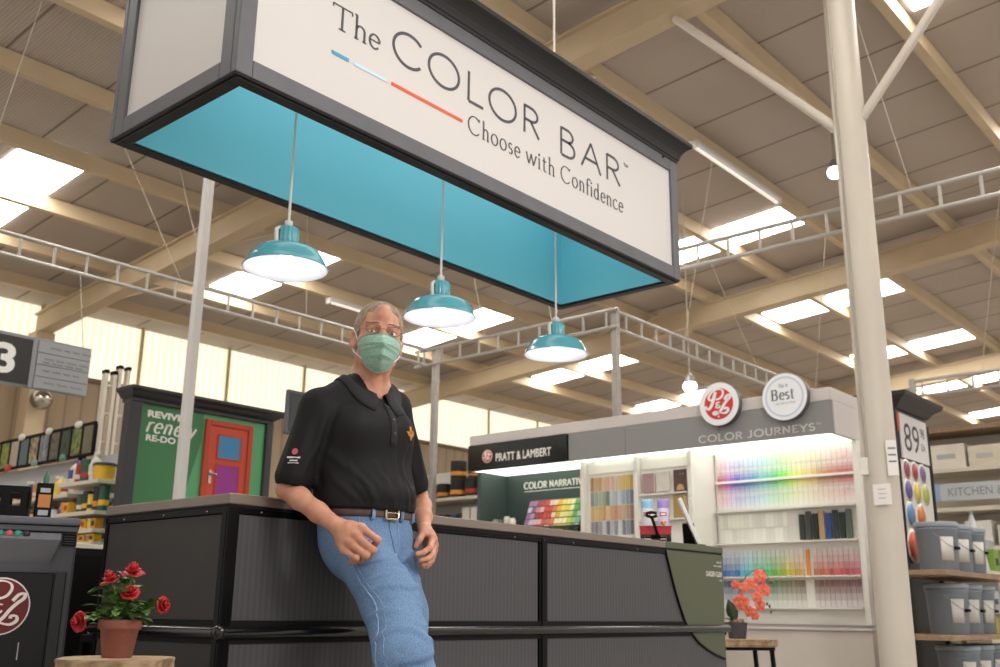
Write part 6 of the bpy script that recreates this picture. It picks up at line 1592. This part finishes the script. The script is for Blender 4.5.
patch(sv, [[(-.3, .5), (-.1, .15), (.3, .2), (.35, -.05), (0, -.3), (-.2, -.5), (-.15, -.1)]], (2.345, 2.43, 1.302), mat('thread_dark', '#3a2a1e', .7), 'chest_emblem_line', shirt, .013, .0038)
SLV = (1.960, 2.555, 1.197)
patch(sv, [[(math.cos(a), math.sin(a)) for a in [2*PI*i/14 for i in range(14)]]], (SLV[0], SLV[1], SLV[2]+.012), mat('thread_red', '#b5535a', .6), 'sleeve_emblem', shirt, .0105, .003)
patch(sv, [[(-1, .12), (1, .12), (1, -.12), (-1, -.12)]], (SLV[0], SLV[1], SLV[2]-.008), mat('thread_white', '#cfcbc8', .6), 'sleeve_lettering', shirt, .022, .003)
patch(sv, [[(-.6, .1), (.6, .1), (.6, -.1), (-.6, -.1)]], (SLV[0], SLV[1], SLV[2]-.018), mat('thread_white', '#cfcbc8', .6), 'sleeve_lettering', shirt, .022, .003)
patch(sv, [[(-.8, .07), (.8, .07), (.8, -.07), (-.8, -.07)]], (SLV[0], SLV[1], SLV[2]-.026), mat('thread_white', '#cfcbc8', .6), 'sleeve_lettering', shirt, .022, .003)

# ---- jeans
jv = Vol((1.95, 1.93, .03), (2.60, 2.74, 1.10), .0045)
jv.cap((2.262, 2.548, 1.06), (2.268, 2.545, .97), .168, .165, .02, (FT, .72))
jv.cap((2.225, 2.535, .93), (2.35, 2.545, .93), .094, .094, .04)
jv.chain([HR_, A3(2.190, 2.325, .745), KR, A3(2.105, 2.15, .36), AR], [.090, .086, .081, .076, .072], .035)
jv.chain([HL_, A3(2.388, 2.485, .715), KL, A3(2.36, 2.42, .31), AL], [.090, .084, .076, .072, .070], .03)
jv.cap((2.262, 2.47, .93), (2.275, 2.47, .83), .05, .035, .03)
jv.plane((0, 0, 1), 1.043); jv.plane((0, 0, 1), .075, False)
jv.plane((0, 1, 0), 2.671)
for a, w_, am in (([(2.086, 2.410, .845), (2.156, 2.361, .84), (2.236, 2.341, .835), (2.296, 2.381, .84)], .013, .009), ([(2.091, 2.403, .80), (2.166, 2.318, .80), (2.246, 2.313, .81)], .012, .007), ([(2.121, 2.346, .76), (2.182, 2.276, .765), (2.254, 2.315, .78)], .011, .006),
                  ([(2.310, 2.440, .86), (2.296, 2.400, .85), (2.256, 2.362, .82)], .012, .008), ([(2.370, 2.440, .83), (2.310, 2.420, .82), (2.296, 2.383, .80)], .011, .006), ([(2.054, 2.245, .62), (2.117, 2.114, .64), (2.199, 2.093, .66)], .014, .009),
                  ([(2.059, 2.238, .575), (2.120, 2.098, .585), (2.202, 2.107, .60)], .013, -.008), ([(2.055, 2.230, .54), (2.125, 2.085, .545), (2.197, 2.099, .56)], .013, .009), ([(2.084, 2.320, .70), (2.124, 2.210, .70)], .012, .005), ([(2.223, 2.241, .69), (2.172, 2.161, .68), (2.120, 2.172, .665)], .012, .006),
                  ([(2.100, 2.450, .93), (2.120, 2.420, .90), (2.216, 2.380, .88)], .010, .005), ([(2.400, 2.460, .92), (2.360, 2.430, .90), (2.330, 2.420, .87)], .010, .005), ([(2.290, 2.425, .97), (2.285, 2.420, .91), (2.311, 2.400, .86)], .008, .006), ([(2.255, 2.394, .79), (2.256, 2.349, .72), (2.229, 2.273, .66)], .012, -.008)):
    jv.sfold(a, w_*.85, am*2.1)
rj = random.Random(21)
for i in range(60):
    t = rj.random(); leg = rj.random() < .65
    c0 = (HR_ if leg else HL_)*(1-t)+(KR if leg else KL)*t; a = rj.uniform(-1.9, 1.2); r = .095
    p = c0+A3(math.sin(a)*r, -math.cos(a)*r*.8, math.cos(a)*r*.4)
    jv.sfold([p, p+A3(rj.uniform(-.03, .03), rj.uniform(-.01, .01), rj.uniform(-.018, .018))], .006, rj.choice((-1, 1))*.0034, 4)
jeans = jv.net('jeans', M_denim, man)
def seam(vol, pts, r, m, nm, par, n=24, off=.0006):
    P = [V(p) for p in pts]; out = []
    for i in range(n+1):
        q = i/n*(len(P)-1); k_ = min(int(q), len(P)-2); t = q-k_; a, b, c, d = P[max(k_-1, 0)], P[k_], P[k_+1], P[min(k_+2, len(P)-1)]
        out.append(vol.snap(((b*2)+(c-a)*t+(a*2-b*5+c*4-d)*t*t+(b*3-a-c*3+d)*t**3)*.5, off))
    return MB().tube(out, r, 6).build(nm, m, par)
seam(jv, [(2.075, 2.51, 1.03), (2.08, 2.49, .95), (2.09, 2.40, .83), (2.085, 2.28, .74), (2.045, 2.2, .62), (2.03, 2.14, .50)], .002, M_denim_l, 'side_seam', jeans, 40)
seam(jv, [(2.085, 2.49, 1.02), (2.09, 2.465, .94), (2.10, 2.375, .83), (2.095, 2.255, .735), (2.055, 2.17, .615), (2.04, 2.12, .50)], .001, M_denim_l, 'side_seam', jeans, 40)
seam(jv, [(2.295, 2.43, 1.025), (2.305, 2.425, .96), (2.30, 2.43, .90), (2.275, 2.43, .855)], .0022, M_denim_l, 'fly_seam', jeans)
seam(jv, [(2.262, 2.43, 1.03), (2.265, 2.42, .95), (2.268, 2.42, .88), (2.27, 2.43, .83)], .0014, M_denim_d, 'fly_edge', jeans)
seam(jv, [(2.155, 2.45, 1.02), (2.15, 2.44, .985), (2.12, 2.45, .962), (2.085, 2.47, .955)], .0018, M_denim_l, 'pocket_edge', jeans)
seam(jv, [(2.36, 2.46, 1.02), (2.365, 2.45, .985), (2.39, 2.46, .955), (2.42, 2.50, .945)], .0018, M_denim_l, 'pocket_edge', jeans)
seam(jv, [(2.27, 2.43, .83), (2.25, 2.44, .78), (2.235, 2.42, .72)], .0018, M_denim_l, 'inseam', jeans)
p = V(jv.snap((2.285, 2.42, .895))); n_ = jv.grad(p)
MB().lathe([(0, .003), (.006, .003), (.008, 0)], p, 14, n_.to_track_quat('Z', 'Y').to_matrix()).build('rivet', mat('rivet', '#b7b3a8', .3, .9), jeans)
# ---- belt
bl = MB(); nb = 64; z0, z1 = 1.012, 1.043
ring = []
for i in range(nb):
    a = 2*PI*i/nb; d = V((math.cos(a), math.sin(a), 0)); lo_, hi_ = 0., .3
    cpt = V((2.262, 2.548, 1.028))
    for _ in range(18):
        mid = (lo_+hi_)/2
        if jv.at(cpt+d*mid) < 0: lo_ = mid
        else: hi_ = mid
    ring.append((d, lo_))
def bp(i, z, o): d, r = ring[i % nb]; return V((2.262, 2.548, z))+d*(r+o)
vs = []
for o, z in ((.001, z0), (.005, z0+.002), (.0065, z0+.006), (.0065, z1-.006), (.005, z1-.002), (.001, z1)): vs += [bp(i, z, o) for i in range(nb)]
bl.add(vs, [(j*nb+i, j*nb+(i+1) % nb, (j+1)*nb+(i+1) % nb, (j+1)*nb+i) for j in range(5) for i in range(nb)], True)
belt = bl.build('belt', M_leather, man)
def near(x):                                                   # index of the front ring point at this x
    return min((i for i in range(nb) if ring[i][0].y < 0), key=lambda i: abs(bp(i, 1.028, 0).x-x))
def on_belt(x, z, o):
    i = near(x); j = i+1 if bp(i+1, z, 0).x > bp(i, z, 0).x else i-1
    a, b = bp(i, z, o), bp(j, z, o)
    if (b.x-a.x) == 0: return a
    return a.lerp(b, (x-a.x)/(b.x-a.x))
bk = MB(); xb = 2.268
fr_pts = [(xb-.024, z0-.004), (xb+.018, z0-.004), (xb+.026, z0+.004), (xb+.026, z1-.004), (xb+.018, z1+.004), (xb-.024, z1+.004), (xb-.026, z1-.004), (xb-.026, z0+.004), (xb-.024, z0-.004)]
bk.tube([on_belt(x, z, .011) for x, z in fr_pts], .0042, 8); bk.tube([on_belt(xb-.024, 1.028, .010), on_belt(xb+.024, 1.028, .012)], .0025, 6)
bk.build('buckle', M_buckle, belt)
tip = MB(); tip.tube([on_belt(2.13+.012*i, 1.028, .0085) for i in range(8)], [.002, .008, .0115, .012, .012, .012, .012, .012], 8); 
for x in (2.20, 2.315, 2.085, 2.39):
    lo_ = [on_belt(x, z, o) for z, o in ((z0-.012, .002), (z0-.002, .0105), (1.028, .0115), (z1+.001, .0105), (z1+.006, .003))]
    w3 = V((.0065, 0, 0)); b = MB(); b.add([q-w3 for q in lo_]+[q+w3 for q in lo_], [(i, i+1, 6+i, 5+i) for i in range(4)], True)
    b.build('belt_loop', M_denim_l if x == 2.20 else M_denim, jeans, solid=.0025)
# ---- boots (below the frame)
for an in (AR, AL):
    b = Vol(an-A3(.12, .30, .12), an+A3(.12, .16, .16), .006)
    b.cap(an+A3(0, .02, .06), an+A3(0, .03, -.03), .052, .05, .02); b.cap(an+A3(0, .03, -.055), an+A3(0, -.18, -.06), .042, .040, .03); b.cap(an+A3(0, -.03, -.02), an+A3(0, -.15, -.05), .045, .04, .03)
    b.plane((0, 0, 1), .002, False)
    b.net('boot', mat('boot_leather', '#4a3527', .5, noise=.3, nscale=20), man)
# ================================================================== LIGHT AND CAMERA
w = bpy.data.worlds.new('World'); SC.world = w; w.use_nodes = True
w.node_tree.nodes['Background'].inputs[0].default_value = (1, .96, .91, 1)
w.node_tree.nodes['Background'].inputs[1].default_value = .85
def area(name, loc, target, size, energy, col=(1, 1, 1)):
    l = bpy.data.lights.new(name, 'AREA'); l.shape = 'RECTANGLE'; l.size, l.size_y = size; l.energy = energy; l.color = col
    o = bpy.data.objects.new(name, l); COL.objects.link(o); o.location = loc
    o.rotation_euler = (V(target)-V(loc)).to_track_quat('-Z', 'Y').to_euler(); return o
area('studio_softbox', (2.6, -1.3, 3.0), (2.5, 2.8, 1.3), (1.1, 1.1), 85, (1, .97, .94))
# camera
f_, pt, yw, rl_ = 1007.0759, .270712, .713839, .0112169
F = V((math.cos(yw), math.sin(yw), 0)); R = V((math.sin(yw), -math.cos(yw), 0)); U_ = V((0, 0, 1))
fw = F*math.cos(pt)+U_*math.sin(pt); up = U_*math.cos(pt)-F*math.sin(pt)
r_ = R*math.cos(rl_)+up*math.sin(rl_); u_ = up*math.cos(rl_)-R*math.sin(rl_)
cam = bpy.data.cameras.new('Camera'); co = bpy.data.objects.new('Camera', cam); COL.objects.link(co)
Mx = Matrix((r_, u_, -fw)).transposed().to_4x4(); Mx.translation = V((0, 0, .72)); co.matrix_world = Mx
cam.sensor_width = 36; cam.lens = 36*f_/1000; cam.clip_start = .05; cam.clip_end = 200
cam.dof.use_dof = True; cam.dof.focus_distance = 3.25; cam.dof.aperture_fstop = 4.5
SC.camera = co
SC.view_settings.view_transform = 'Standard'; SC.view_settings.look = 'None'
SC.view_settings.gamma = 1; SC.view_settings.use_curve_mapping = False
SC.view_settings.exposure = 0.0
SC.cycles.use_denoising = True
SC.cycles.max_bounces = 8
clean_tags()
